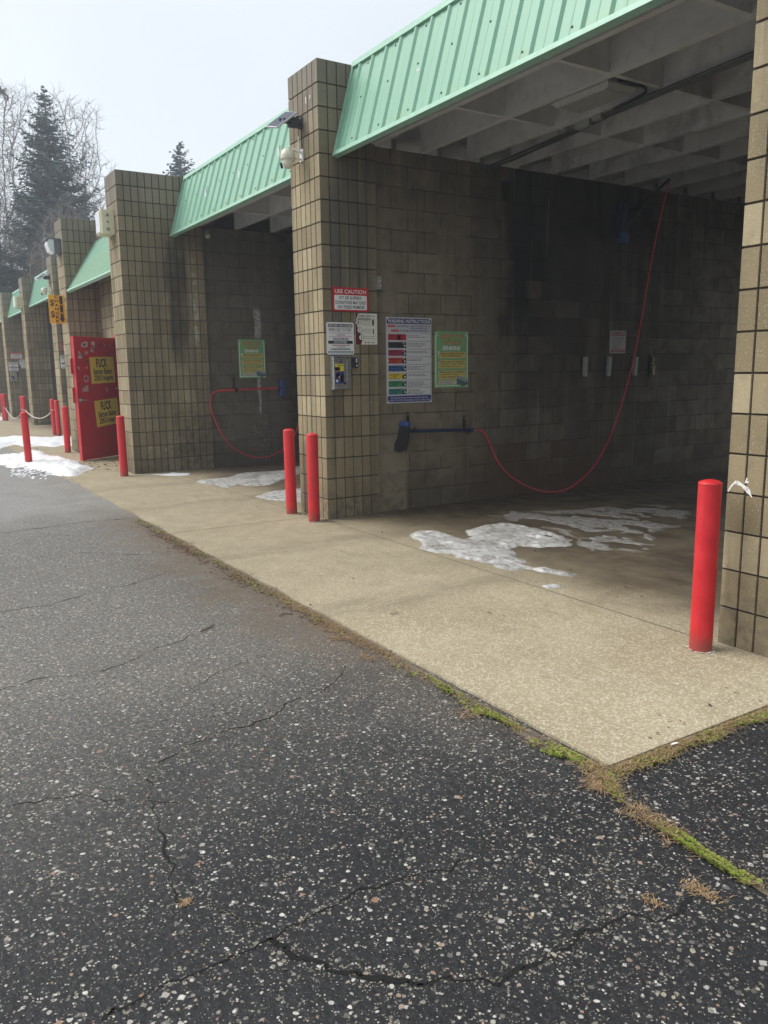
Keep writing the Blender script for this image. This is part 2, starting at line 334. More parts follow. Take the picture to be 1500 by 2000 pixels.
# ------------------------------------------------------------------ mesh helpers
class MB:
    def __init__(s): s.v = []; s.f = []; s.m = []; s.t = []
    def face(s, pts, m=0, t=.5):
        i = len(s.v); s.v += [tuple(p) for p in pts]; s.f.append(tuple(range(i, i + len(pts)))); s.m.append(m); s.t.append(t)
    def box(s, x0, x1, y0, y1, z0, z1, m=0, t=.5):
        a = [(x0, y0, z0), (x1, y0, z0), (x1, y1, z0), (x0, y1, z0), (x0, y0, z1), (x1, y0, z1), (x1, y1, z1), (x0, y1, z1)]
        i = len(s.v); s.v += a
        for q in ((3, 2, 1, 0), (4, 5, 6, 7), (0, 1, 5, 4), (1, 2, 6, 5), (2, 3, 7, 6), (3, 0, 4, 7)):
            s.f.append(tuple(i + k for k in q)); s.m.append(m); s.t.append(t)
    def obox(s, O, U, V, N, u0, u1, v0, v1, n0, n1, m=0, t=.5, bev=0.):
        """box in a local frame; bev chamfers the front edges"""
        O = Vector(O); i = len(s.v)
        pt = lambda u, v, n: tuple(O + U * u + V * v + N * n)
        if bev:
            ring = [(n0, 0), (n1 - bev, 0), (n1, bev)]
            for n, b in ring:
                for u, v in ((u0 + b, v0 + b), (u1 - b, v0 + b), (u1 - b, v1 - b), (u0 + b, v1 - b)): s.v.append(pt(u, v, n))
            q = [(3, 2, 1, 0), (8, 9, 10, 11)]
            for k in (0, 4):
                for j in range(4): q.append((k + j, k + (j + 1) % 4, k + 4 + (j + 1) % 4, k + 4 + j))
        else:
            for n in (n0, n1):
                for u, v in ((u0, v0), (u1, v0), (u1, v1), (u0, v1)): s.v.append(pt(u, v, n))
            q = [(3, 2, 1, 0), (4, 5, 6, 7), (0, 1, 5, 4), (1, 2, 6, 5), (2, 3, 7, 6), (3, 0, 4, 7)]
        for k in q: s.f.append(tuple(i + a for a in k)); s.m.append(m); s.t.append(t)
    def tube(s, pts, r, n=8, m=0, t=.5, caps=True):
        pts = [Vector(p) for p in pts]; rr = r if isinstance(r, (list, tuple)) else [r] * len(pts)
        i0 = len(s.v); prev = None
        for k, p in enumerate(pts):
            d = (pts[min(k + 1, len(pts) - 1)] - pts[max(k - 1, 0)])
            if d.length < 1e-9: d = Vector((0, 0, 1))
            d.normalize()
            if prev is None:
                a = Vector((0, 0, 1)) if abs(d.z) < .9 else Vector((1, 0, 0)); u = d.cross(a).normalized()
            else:
                u = (prev - d * prev.dot(d)); u = u.normalized() if u.length > 1e-6 else d.orthogonal().normalized()
            prev = u; w = d.cross(u)
            for j in range(n):
                a = 2 * math.pi * j / n; s.v.append(tuple(p + (u * math.cos(a) + w * math.sin(a)) * rr[k]))
        for k in range(len(pts) - 1):
            for j in range(n):
                a = i0 + k * n + j; b = i0 + k * n + (j + 1) % n
                s.f.append((a, b, b + n, a + n)); s.m.append(m); s.t.append(t)
        if caps and n > 2:
            s.f.append(tuple(i0 + j for j in reversed(range(n)))); s.m.append(m); s.t.append(t)
            e = i0 + (len(pts) - 1) * n; s.f.append(tuple(e + j for j in range(n))); s.m.append(m); s.t.append(t)
    def lathe(s, prof, n=24, O=(0, 0, 0), A=(0, 0, 1), m=0):
        O = Vector(O); A = Vector(A).normalized(); u = A.orthogonal().normalized(); w = A.cross(u); i0 = len(s.v)
        for r, h in prof:
            for j in range(n):
                a = 2 * math.pi * j / n; s.v.append(tuple(O + A * h + (u * math.cos(a) + w * math.sin(a)) * max(r, 1e-4)))
        for k in range(len(prof) - 1):
            for j in range(n):
                a = i0 + k * n + j; b = i0 + k * n + (j + 1) % n
                s.f.append((a, b, b + n, a + n)); s.m.append(m); s.t.append(.5)
    def build(s, name, mats, parent=None, off=(0, 0, 0), smooth=False, angle=None):
        me = bpy.data.meshes.new(name)
        o_ = Vector(off)
        me.from_pydata([tuple(Vector(p) - o_) for p in s.v] if off != (0, 0, 0) else s.v, [], s.f)
        if not isinstance(mats, (list, tuple)): mats = [mats]
        for m in mats: me.materials.append(m)
        me.polygons.foreach_set('material_index', s.m)
        if smooth: me.polygons.foreach_set('use_smooth', [True] * len(s.f))
        at = me.attributes.new('tint', 'FLOAT', 'FACE'); at.data.foreach_set('value', s.t)
        me.update()
        if smooth and angle:
            try: me.set_sharp_from_angle(angle=math.radians(angle))
            except Exception: pass
        ob = bpy.data.objects.new(name, me); COL.objects.link(ob)
        if parent is not None: ob.parent = parent
        return ob

def tag(o, label=None, cat=None, group=None, kind=None):
    for k, v in (('label', label), ('category', cat), ('group', group), ('kind', kind)):
        if v: o[k] = v
    return o
def thing(name, loc, label, cat, group=None):
    o = bpy.data.objects.new(name, None); o.empty_display_size = .1; COL.objects.link(o); o.location = loc
    return tag(o, label, cat, group)
def copy_tree(o, parent=None):
    c = o.copy(); COL.objects.link(c)
    if parent is not None: c.parent = parent
    for ch in [k for k in bpy.data.objects if k.parent == o and k != c]: copy_tree(ch, c)
    return c
def smoothstep(a, b, x):
    t = max(0., min(1., (x - a) / (b - a))); return t * t * (3 - 2 * t)
def spline(pts, n=8):
    P = [Vector(p) for p in pts]; out = []
    for i in range(len(P) - 1):
        p0, p1, p2, p3 = P[max(i - 1, 0)], P[i], P[i + 1], P[min(i + 2, len(P) - 1)]
        for k in range(n):
            t = k / n
            out.append(.5 * ((2 * p1) + (p2 - p0) * t + (2 * p0 - 5 * p1 + 4 * p2 - p3) * t * t + (3 * p1 - p0 - 3 * p2 + p3) * t ** 3))
    return out + [P[-1]]

# ------------------------------------------------------------------ ground
def sheet(name, x0, x1, y0, y1, z, mat):
    mb = MB(); mb.face([(x0, y0, z), (x1, y0, z), (x1, y1, z), (x0, y1, z)]); return tag(mb.build(name, mat), kind='structure')
ground = sheet('asphalt_ground', -195, 195, -195, 195, -.012, M_ASPH)
AX1, AY0 = 5.06, -1.515
mb = MB()                                                     # the slab, with a slightly broken front arris
N_ = 420; xs = [AX1 + (-32 - AX1) * (k / N_) ** 1.6 for k in range(N_ + 1)]
ed = [AY0 + (.012 + .022 * smoothstep(3, 1.5, x)) * mnoise.noise((x * 2.2, 3, 0)) + .006 * mnoise.noise((x * 13, 7, 0)) + .03 * smoothstep(1, 4, x) * 0 for x in xs]
ed[0] = AY0 - .03
for k in range(N_):
    a, b = (xs[k], ed[k]), (xs[k + 1], ed[k + 1])
    mb.face([(a[0], a[1], 0), (a[0], 9.5, 0), (b[0], 9.5, 0), (b[0], b[1], 0)][::-1])
    mb.face([(a[0], a[1], -.05), (a[0], a[1], 0), (b[0], b[1], 0), (b[0], b[1], -.05)][::-1])
mb.face([(AX1, ed[0], -.05), (AX1, 9.5, -.05), (AX1, 9.5, 0), (AX1, ed[0], 0)])
apron = tag(mb.build('concrete_apron', M_CONC), kind='structure')
mj = MB()                                                      # tooled control joints in the slab
def joint(a, b, w=.004):
    a = Vector((*a, .0012)); b = Vector((*b, .0012)); d = (b - a).normalized(); n = Vector((-d.y, d.x, 0)) * w
    k = 24
    for i in range(k):
        p, q = a.lerp(b, i / k), a.lerp(b, (i + 1) / k)
        mj.face([p - n, q - n, q + n, p + n])
joint((4.43, -.03), (0.0, -.03)); joint((-.25, -1.5), (-.25, -.0)); joint((-.61, -.05), (-4.97, -.05)); joint((-4.9, -1.5), (-4.9, -.6)); joint((-9.3, -1.5), (-9.3, -.6))
tag(mj.build('slab_joint', plain('joint_dirt', (.10, .082, .055), .9)), kind='structure')

# cracks in the asphalt: dark broken ribbons with sandy lips
mc = MB()
def crack(pix, w=.006, world=None):
    P = [on('z', -.012, *q) for q in pix] if world is None else [Vector(q) for q in world]
    Q = spline(P, 14); last = None
    for k, p in enumerate(Q):
        j = Vector((mnoise.noise((p.x * 14, p.y * 14, 1)), mnoise.noise((p.x * 14, p.y * 14, 9)), 0)) * .03
        j += Vector((mnoise.noise((p.x * 50, p.y * 50, 2)), mnoise.noise((p.x * 50, p.y * 50, 5)), 0)) * .012
        q = p + j; q.z = -.0105
        if last is not None:
            d = (q - last); d.z = 0
            if d.length > 1e-6:
                n = Vector((-d.y, d.x, 0)).normalized()
                ww = .62 * w * max(.12, .75 + 1.5 * mnoise.noise((q.x * 9, q.y * 9, 4)))
                wl = .62 * w * max(.12, .75 + 1.5 * mnoise.noise((last.x * 9, last.y * 9, 4)))
                mc.face([last - n * wl, q - n * ww, q + n * ww, last + n * wl], 0, R.random())
                for q_ in range(6):                      # crumbled sandy lips
                    if R.random() < .5:
                        e_ = R.uniform(.0015, .0045); c_ = last.lerp(q, R.random()) + n * R.choice((-1, 1)) * (ww + R.random() * w * 2.2); c_.z = -.0112
                        a_ = R.uniform(0, 6.28); pu, pv = Vector((math.cos(a_), math.sin(a_), 0)) * e_, Vector((-math.sin(a_), math.cos(a_), 0)) * e_ * R.uniform(.4, .9)
                        mc.face([c_ - pu - pv * .6, c_ + pu * .7 - pv, c_ + pu + pv * .5, c_ - pu * .2 + pv], 1, R.random())
        last = q
crack([(190, 1995), (350, 1915), (520, 1840), (640, 1775), (700, 1745), (820, 1710), (920, 1680)], .006)
crack([(520, 1840), (640, 1890), (720, 1908), (800, 1917), (900, 1908), (1000, 1910), (1100, 1845), (1170, 1812), (1250, 1790), (1300, 1795), (1380, 1730)], .0105)
crack([(350, 1770), (335, 1700), (300, 1580), (290, 1520)], .006)
crack([(20, 1575), (150, 1555), (250, 1565), (345, 1570)], .004)
crack([(395, 1765), (460, 1790), (520, 1810)], .003)
crack([(300, 1490), (380, 1452), (430, 1430), (520, 1408), (560, 1375), (640, 1340), (680, 1300)], .0055)
crack([(0, 1350), (80, 1325), (150, 1320), (230, 1300), (300, 1270), (380, 1240)], .0045)
crack([(340, 1370), (400, 1330), (430, 1312), (520, 1280)], .003)
crack([(0, 1195), (100, 1180), (170, 1160), (260, 1140), (320, 1120)], .005)
crack([(0, 1042), (90, 1030), (180, 1018), (260, 1013)], .011)
crack([(60, 1090), (160, 1080), (240, 1083), (330, 1085)], .004)
tag(mc.build('asphalt_crack', [plain('crack_shadow', (.004, .004, .004), .98), m_tint('crack_sand', (.12, .1, .075), (.3, .26, .2), .9)]), kind='structure')

# ------------------------------------------------------------------ building
bld = thing('car_wash_building', (0, 0, 0), 'tan scored-block self-service car wash with green sloped metal roof edge', 'car wash')
TOP = 21 * C
def scored(mb, O, U, nu, nv=21, flushL=True, flushR=True, seed=0, z0=0):
    """one pillar face of scored block: cells stand 8 mm proud of raked joints"""
    U = Vector(U); V = Vector((0, 0, 1)); Nn = U.cross(V); O = Vector(O); rr = random.Random(seed)
    dp, gw = .008, .0045
    blk = {}
    for j in range(nv):
        for i in range(nu):
            key = (j, (i + 2 * (j % 2)) // 4)
            if key not in blk: blk[key] = rr.random()
            t = max(0, min(1, .68 * blk[key] + .32 * rr.random()))
            u0, u1, v0, v1 = i * B, (i + 1) * B, j * C, (j + 1) * C
            fl, fr = flushL and i == 0, flushR and i == nu - 1
            iu0, iu1 = u0 + (0 if fl else gw), u1 - (0 if fr else gw); iv0, iv1 = v0 + gw, v1 - gw
            if j == 0: iv0 = v0
            if j == nv - 1: iv1 = v1
            k = .0022
            def P(u, v, n): return O + U * u + V * v + Nn * n
            ou0, ou1 = u0 + (dp if fl else 0), u1 - (dp if fr else 0)
            mu0, mu1 = iu0 + (dp if fl else 0), iu1 - (dp if fr else 0)
            outer = [(ou0, v0), (ou1, v0), (ou1, v1), (ou0, v1)]
            mid = [(mu0, iv0), (mu1, iv0), (mu1, iv1), (mu0, iv1)]
            inn = [(iu0 + (0 if fl else k), iv0 + k), (iu1 - (0 if fr else k), iv0 + k), (iu1 - (0 if fr else k), iv1 - k), (iu0 + (0 if fl else k), iv1 - k)]
            for a in range(4):
                b = (a + 1) % 4
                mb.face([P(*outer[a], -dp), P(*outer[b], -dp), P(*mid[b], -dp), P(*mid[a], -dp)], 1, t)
                mb.face([P(*mid[a], -dp), P(*mid[b], -dp), P(*inn[b], 0), P(*inn[a], 0)], 0, t * .8)
            mb.face([P(*q, 0) for q in inn], 0, t)
def pillar(x1, y0, nd, seed, w=6, right=True, left=True, back=True):
    x0 = x1 - w * B; y1 = y0 + nd * B; mb = MB()
    scored(mb, (x0, y0, 0), (1, 0, 0), w, seed=seed)
    if right: scored(mb, (x1, y0, 0), (0, 1, 0), nd, seed=seed + 1)
    if left: scored(mb, (x0, y1, 0), (0, -1, 0), nd, seed=seed + 2)
    if back: scored(mb, (x1, y1, 0), (-1, 0, 0), w, seed=seed + 3)
    mb.face([(x0, y0, TOP - .002), (x1, y0, TOP - .002), (x1, y1, TOP - .002), (x0, y1, TOP - .002)], 0, .4)
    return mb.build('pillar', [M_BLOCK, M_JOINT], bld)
YB = 8.0
X3 = 4.43
pillar(X3 + .61, 0, 6, 11)                         # nearest
pillar(0, 0, 6, 21)
pillar(-4.967, -.585, 12, 31)
pillar(-9.0, -.565, 12, 41)
FARP = [(-13.97, .12), (-18.94, .17), (-23.9, .22), (-28.9, .27)]
for k, (x, y) in enumerate(FARP): pillar(x, y, 6, 51 + 10 * k)

# interior walls, running back from the pillars
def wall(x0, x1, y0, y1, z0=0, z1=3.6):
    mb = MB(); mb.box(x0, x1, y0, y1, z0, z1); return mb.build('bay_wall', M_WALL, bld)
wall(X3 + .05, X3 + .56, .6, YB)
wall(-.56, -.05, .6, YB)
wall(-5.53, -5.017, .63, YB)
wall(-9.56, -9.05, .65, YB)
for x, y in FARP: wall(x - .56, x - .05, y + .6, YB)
# recessed front of the equipment room, with its door opening
RY = .0246
mb = MB()
nrec = 34
scored(mb, (-9.0, RY, 21 * 0), (1, 0, 0), 10, 10, False, False, 91)      # left of the doorway: x -9.0 .. -7.98
scored(mb, (-9.0, RY, 10 * C + .06), (1, 0, 0), nrec, 10, False, False, 92)
scored(mb, (-6.86, RY, 0), (1, 0, 0), 13, 10, False, False, 93)
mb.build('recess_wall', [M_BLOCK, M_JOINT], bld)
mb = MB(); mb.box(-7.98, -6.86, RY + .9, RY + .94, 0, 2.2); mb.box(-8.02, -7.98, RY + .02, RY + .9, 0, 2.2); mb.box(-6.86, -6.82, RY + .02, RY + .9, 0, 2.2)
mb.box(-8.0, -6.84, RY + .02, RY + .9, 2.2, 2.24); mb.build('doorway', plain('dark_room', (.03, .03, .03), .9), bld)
# rear of the drive-through bays: open below a lintel
mb = MB(); mb.box(-30, X3 + .6, YB + .01, YB + .2, 3.3, 3.855); mb.box(-9.05, -5.54, YB + .01, YB + .2, 0, 3.299); mb.build('rear_wall', M_WALL, bld)
# flat roof deck
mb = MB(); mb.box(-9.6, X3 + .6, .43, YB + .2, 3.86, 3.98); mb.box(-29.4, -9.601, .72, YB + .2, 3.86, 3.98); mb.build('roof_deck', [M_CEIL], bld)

# exposed ceiling joists and blocking of each bay
def ceiling(x0, x1, y0, full=True, name='ceiling_joist'):
    ys = [y0 + .59 * k for k in range(13 if full else 7)]
    for y in ys:
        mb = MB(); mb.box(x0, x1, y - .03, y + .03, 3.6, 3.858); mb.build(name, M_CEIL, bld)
    bx = [x0 + (x1 - x0) * f for f in (.28, .545, .8)]
    for a, b in [(y0 - .36, y0)] + list(zip(ys[:-1], ys[1:])):
        for x in bx:
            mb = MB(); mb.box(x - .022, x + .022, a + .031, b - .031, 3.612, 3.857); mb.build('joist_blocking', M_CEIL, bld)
ceiling(-.03, X3 + .04, .6)
ceiling(-5.0, -.57, .6)
ceiling(-13.95, -9.58, .74, False); ceiling(-18.9, -14.6, .78, False); ceiling(-23.8, -19.6, .83, False)

# green ribbed mansard above each opening
def mansard(x0, x1, yb, zb, yt, zt, closeL=True, screws=True):
    d = Vector((0, yt - yb, zt - zb)); L = d.length; V = d.normalized(); U = Vector((1, 0, 0)); Nn = U.cross(V)
    O = Vector((x0, yb, zb)); W = x1 - x0
    root = None
    pitch = .2286; prof = []; u = -pitch * .35
    while u < W + pitch:
        prof += [(u - .030, 0), (u - .010, .020), (u + .010, .020), (u + .030, 0), (u + pitch / 2 - .014, 0), (u + pitch / 2 - .007, .0035), (u + pitch / 2 + .007, .0035), (u + pitch / 2 + .014, 0)]
        u += pitch
    prof = [(a, h) for a, h in prof if 0 < a < W]; prof = [(0, 0)] + prof + [(W, 0)]
    mb = MB()
    for (a, h), (b, k) in zip(prof[:-1], prof[1:]):
        mb.face([O + U * a + Nn * h, O + U * b + Nn * k, O + U * b + Nn * k + V * L, O + U * a + Nn * h + V * L])
    a = pitch * .65 - .09; k = 0
    while screws and a < W:
        for t in (.12, .55, .9):
            if (k + int(t * 10)) % 2 == 0: mb.lathe([(.0085, 0), (.0085, .004), (.003, .008), (0, .0085)], 8, O + U * a + V * (L * t), Nn, 1)
        a += pitch; k += 1
    root = mb.build('mansard_roof', [M_GREEN, plain('rusty_screw', (.06, .07, .06), .7)], bld)
    mb = MB()                                               # drip edge, gable trims, ridge cap
    mb.obox(O, U, V, Nn, 0, W, -.004, .035, -.03, .026)
    mb.obox(O, U, V, Nn, 0, W, L - .05, L + .008, -.03, .026)
    mb.obox(O, U, V, Nn, .0, .035, .036, L - .051, .0, .0245)
    mb.obox(O, U, V, Nn, W - .035, W, .036, L - .051, .0, .0245)
    mb.build('edge_trim', plain('green_trim', (.27, .47, .355), .4, 0, .08, 20.), root)
    mb = MB()                                               # inside face of the roof edge, seen from the bay
    mb.face([O + Nn * -.032 + V * .0, O + U * W + Nn * -.032, O + U * W + Nn * -.032 + V * L, O + Nn * -.032 + V * L][::-1])
    mb.face([(x0, yb + .012, zb + .001), (x1, yb + .012, zb + .001), (x1, yb + .045, zb + .001), (x0, yb + .045, zb + .001)][::-1])
    mb.build('soffit', M_CEIL, root)
    mb = MB(); mb.face([(x0, yt, zt - .01), (x1, yt, zt - .01), (x1, yt + .5, zt - .02), (x0, yt + .5, zt - .02)]); mb.build('coping', M_ROOF, root)
mansard(0.003, X3 - .003, .16, 3.435, .395, 4.28)
mansard(-4.964, -.613, .165, 3.42, .42, 4.262)
mansard(-8.997, -5.58, -.54, 2.96, .27, 4.26, screws=False)
mansard(-13.967, -9.613, .27, 3.42, .5, 4.26, screws=False)
mansard(-18.937, -14.583, .32, 3.42, .55, 4.26, screws=False)
mansard(-23.897, -19.553, .37, 3.42, .6, 4.26, screws=False)
mansard(-28.897, -24.513, .42, 3.42, .65, 4.26, screws=False)

# paint scuff on the nearest pillar, scrapes on the others
mb = MB()
arc = [on('y', -.0008, 1380 + u * .09, 880 + v * .09) for u, v in ((462, 895), (500, 825), (545, 760), (600, 705), (650, 690), (700, 715), (760, 745), (830, 805), (880, 850), (915, 900), (940, 945), (985, 1020))]
wid = [.004, .011, .009, .010, .022, .020, .014, .020, .026, .022, .012, .004]
for k in range(len(arc) - 1):
    a, b = arc[k], arc[k + 1]; d = (b - a).normalized(); n = Vector((-d.z, 0, d.x))
    mb.face([a - n * wid[k] * .5, b - n * wid[k + 1] * .5, b + n * wid[k + 1] * .5, a + n * wid[k] * .5])
for u, v in ((860, 650), (850, 690), (890, 690), (870, 620)):
    a = on('y', -.0008, 1380 + u * .09, 880 + v * .09); s_ = .006
    mb.face([a + Vector((-s_, 0, -s_)), a + Vector((s_, 0, -s_ * .3)), a + Vector((s_, 0, s_)), a + Vector((-s_ * .4, 0, s_))])
for (u0, v0, u1, v1) in ((596, 190, 597, 203), (605, 186, 604, 193), (598, 210, 594, 214)):
    a, b = on('y', -.0008, u0, v0), on('y', -.0008, u1, v1)
    mb.face([a, a + Vector((.012, 0, 0)), b + Vector((.012, 0, 0)), b])
mb.build('paint_scuff', plain('white_scuff', (.72, .71, .69), .7, 0, .25, 60.), bld)

# ---- red steel door standing open
DF, DH = Vector((-7.32, -.835, .012)), Vector((-7.985, .0, .012))
DU = (DH - DF); DU.z = 0; DLEN = DU.length; DU.normalize(); DV = Vector((0, 0, 1)); DN = DU.cross(DV).normalized()
if DN.x < 0: DN = -DN
DHT = 2.085
mb = MB(); mb.obox(DF, DU, DV, DN, 0, DLEN, 0, DHT, -.045, 0, 0, bev=.003)
door = mb.build('door', M_DOOR, bld); tag(door, 'red steel door swung open and covered with small stickers')
mb = MB(); mb.obox(DF, DU, DV, DN, -.012, -.002, 0, DHT, -.050, .003); mb.build('lit_edge', plain('lit_edge_red', (.66, .05, .06), .4), door)  # free edge of the door: light falling on it put into a lighter red
for z0, z1 in ((.98, 1.235), (1.46, 1.72)):
    mb = MB(); mb.obox(DF, DU, DV, DN, -.055, .05, z0, z1, -.062, -.052, bev=.002); mb.build('latch_guard', M_DOOR, door)
def dpt(u, v):                                   # crop pixels of the door close-up -> door plane (u along, v up)
    p = on_plane(DF, DN, 130 + u / 7.143, 640 + v / 7.143) - DF
    return p.dot(DU), p.z
hu, hv = dpt(190, 1010)
mb = MB(); mb.lathe([(.034, 0), (.034, .008), (.02, .014), (.014, .05), (0, .052)], 18, DF + DU * hu + DV * hv, DN)
mb.tube([DF + DU * hu + DV * hv + DN * .045, DF + DU * (hu + .03) + DV * hv + DN * .052, DF + DU * (hu + .125) + DV * (hv - .004) + DN * .05], [.011, .01, .008], 10)
mb.build('handle', M_STEEL, door, smooth=True, angle=40)
mb = MB(); mb.box(-8.06, -7.985, RY - .03, RY + .06, 0, 2.12); mb.box(-6.86, -6.79, RY - .03, RY + .06, 0, 2.12); mb.box(-7.984, -6.861, RY - .03, RY + .06, 2.10, 2.17)
mb.build('door_frame', M_DOOR, bld)

# ------------------------------------------------------------------ flat graphics (signs, stickers, lettering)
FONT_CACHE = {}
def glyphs(txt, bold, shear=0.):
    key = (txt, bold, shear)
    if key in FONT_CACHE: return FONT_CACHE[key]
    cu = bpy.data.curves.new('t', 'FONT'); cu.body = txt; cu.size = 1; cu.offset = bold; cu.shear = shear; cu.resolution_u = 3; cu.space_character = 1 + 3.2 * bold
    ob = bpy.data.objects.new('t', cu); me = bpy.data.meshes.new_from_object(ob)
    vs = [(v.co.x, v.co.y) for v in me.vertices]; fs = [tuple(p.vertices) for p in me.polygons]
    bpy.data.objects.remove(ob); bpy.data.meshes.remove(me); bpy.data.curves.remove(cu)
    FONT_CACHE[key] = (vs, fs); return vs, fs
class Sheet:
    """artwork on a plane: origin at the lower-left corner, u to the right, v up"""
    def __init__(s, O, U, V, W, H): s.O, s.U, s.V, s.N = Vector(O), Vector(U), Vector(V), Vector(U).cross(Vector(V)); s.W, s.H = W, H; s.layers = {}; s.text = {}
    def P(s, u, v, n): return s.O + s.U * (u * s.W) + s.V * (v * s.H) + s.N * n
    def mbf(s, col, txt=False):
        d = s.text if txt else s.layers
        return d.setdefault(col, MB())
    def poly(s, pts, col, n=.0008): s.mbf(col).face([s.P(u, v, n) for u, v in pts])
    def rect(s, u0, v0, u1, v1, col, n=.0008, r=0.):
        if r:
            a = s.W / s.H; pts = []
            for cx, cy, q in ((u1 - r, v1 - r * a, 0), (u0 + r, v1 - r * a, 1), (u0 + r, v0 + r * a, 2), (u1 - r, v0 + r * a, 3)):
                for k in range(5):
                    t = (q + k / 4) * math.pi / 2; pts.append((cx + r * math.cos(t), cy + r * a * math.sin(t)))
            s.poly(pts, col, n)
        else: s.poly([(u0, v0), (u1, v0), (u1, v1), (u0, v1)], col, n)
    def disc(s, u, v, r, col, n=.0012, k=16):
        a = s.W / s.H; s.poly([(u + r * math.cos(t * 2 * math.pi / k), v + r * a * math.sin(t * 2 * math.pi / k)) for t in range(k)], col, n)
    def txt(s, t, u0, u1, v0, v1, col, bold=.012, n=.0018, shear=0.):
        vs, fs = glyphs(t, bold, shear)
        if not vs: return
        xa, xb = min(x for x, _ in vs), max(x for x, _ in vs); ya, yb = min(y for _, y in vs), max(y for _, y in vs)
        mb = s.mbf(col, True); i = len(mb.v)
        for x, y in vs: mb.v.append(tuple(s.P(u0 + (x - xa) / (xb - xa) * (u1 - u0), v0 + (y - ya) / (yb - ya) * (v1 - v0), n)))
        for f in fs: mb.f.append(tuple(i + k for k in f)); mb.m.append(0); mb.t.append(.5)
    def dashes(s, u0, u1, v0, v1, col, n=.0014, rr=R):      # print too small to read at this distance
        u = u0
        while u < u1:
            w = rr.uniform(.02, .07); s.mbf(col, True).face([s.P(a, b, n) for a, b in ((u, v0), (min(u + w, u1), v0), (min(u + w, u1), v1), (u, v1))]); u += w + .012
    def finish(s, parent, off=(0, 0, 0), pname='artwork', tname='lettering'):
        for nm, d in ((pname, s.layers), (tname, s.text)):
            if not d: continue
            M = MB(); mats = []
            for k, (col, mb) in enumerate(d.items()):
                b = len(M.v); M.v += mb.v; M.f += [tuple(b + i for i in f) for f in mb.f]; M.m += [k] * len(mb.f); M.t += mb.t; mats.append(flat(col))
            M.build(nm, mats, parent, off)
def board(name, O, U, V, W, H, col, label, cat, group=None, thick=.004, corner=0.):
    """sign thing: Empty + board + artwork; O is the lower-left corner on the wall"""
    O, U, V = Vector(O), Vector(U), Vector(V); N = U.cross(V)
    t = thing(name, O, label, cat, group); mb = MB()
    if corner:
        pts = []
        for cx, cy, q in ((W - corner, H - corner, 0), (corner, H - corner, 1), (corner, corner, 2), (W - corner, corner, 3)):
            for k in range(6):
                a = (q + k / 5) * math.pi / 2; pts.append((cx + corner * math.cos(a), cy + corner * math.sin(a)))
        f = [O + U * a + V * b + N * thick for a, b in pts]; bk = [O + U * a + V * b for a, b in pts]
        mb.face(f); mb.face(bk[::-1])
        for k in range(len(f)): j = (k + 1) % len(f); mb.face([bk[k], bk[j], f[j], f[k]])
    else: mb.obox(O, U, V, N, 0, W, 0, H, 0, thick)
    mb.build('panel', flat(col), t, O)
    return t, Sheet(O + N * thick, U, V, W, H)
Yv, Zv, Xv = Vector((0, 1, 0)), Vector((0, 0, 1)), Vector((1, 0, 0))
WHT, BLK, RD, NAVY = (232, 234, 232), (24, 26, 30), (190, 34, 42), (32, 40, 110)

def caution_sign(x, y, z, label):
    t, s = board('caution_sign', (x, y, z), Yv, Zv, .404, .226, RD, label, 'sign', 'use caution signs on the pillars')
    s.rect(.05, .07, .95, .68, WHT, r=.03)
    s.txt('USE CAUTION', .07, .93, .745, .915, WHT, .014)
    s.txt('ICY OR SLIPPERY', .19, .8, .50, .635, BLK, .016); s.txt('CONDITIONS MAY EXIST', .075, .925, .305, .44, BLK, .014); s.txt('ON THESE PREMISES', .14, .88, .115, .25, BLK, .016)
    s.finish(t, tuple(t.location)); return t
def card_sign(x, y, z, label):
    t, s = board('card_sign', (x, y, z), Yv, Zv, .302, .306, WHT, label, 'sign', 'card payment signs on the pillars', corner=.02)
    dk = (36, 44, 52); pk = (190, 90, 110)
    s.rect(.05, .85, .95, .95, dk); s.rect(.05, .335, .95, .43, dk); s.rect(.05, .045, .95, .105, dk)
    s.txt('DEBIT/CREDIT CARD CUSTOMERS', .07, .93, .868, .93, WHT, .02); s.txt('SWIPE CARD TO START', .08, .92, .72, .82, BLK, .01)
    s.txt('YOU WILL BE CHARGED $3 FOR 3 MINUTES', .08, .92, .65, .69, pk); s.txt('TO ADD MORE TIME', .34, .66, .59, .63, BLK)
    s.txt('PRESS THE BUTTON BEFORE THE TIME EXPIRES', .08, .92, .54, .575, pk); s.dashes(.22, .78, .495, .52, BLK); s.dashes(.22, .8, .45, .475, BLK)
    s.txt('CASH CUSTOMERS', .26, .74, .35, .415, WHT, .02)
    s.dashes(.2, .84, .275, .305, pk); s.txt('TO ADD MORE TIME', .34, .66, .215, .25, BLK); s.dashes(.14, .86, .15, .185, BLK); s.dashes(.08, .92, .06, .09, WHT)
    s.finish(t, tuple(t.location)); return t
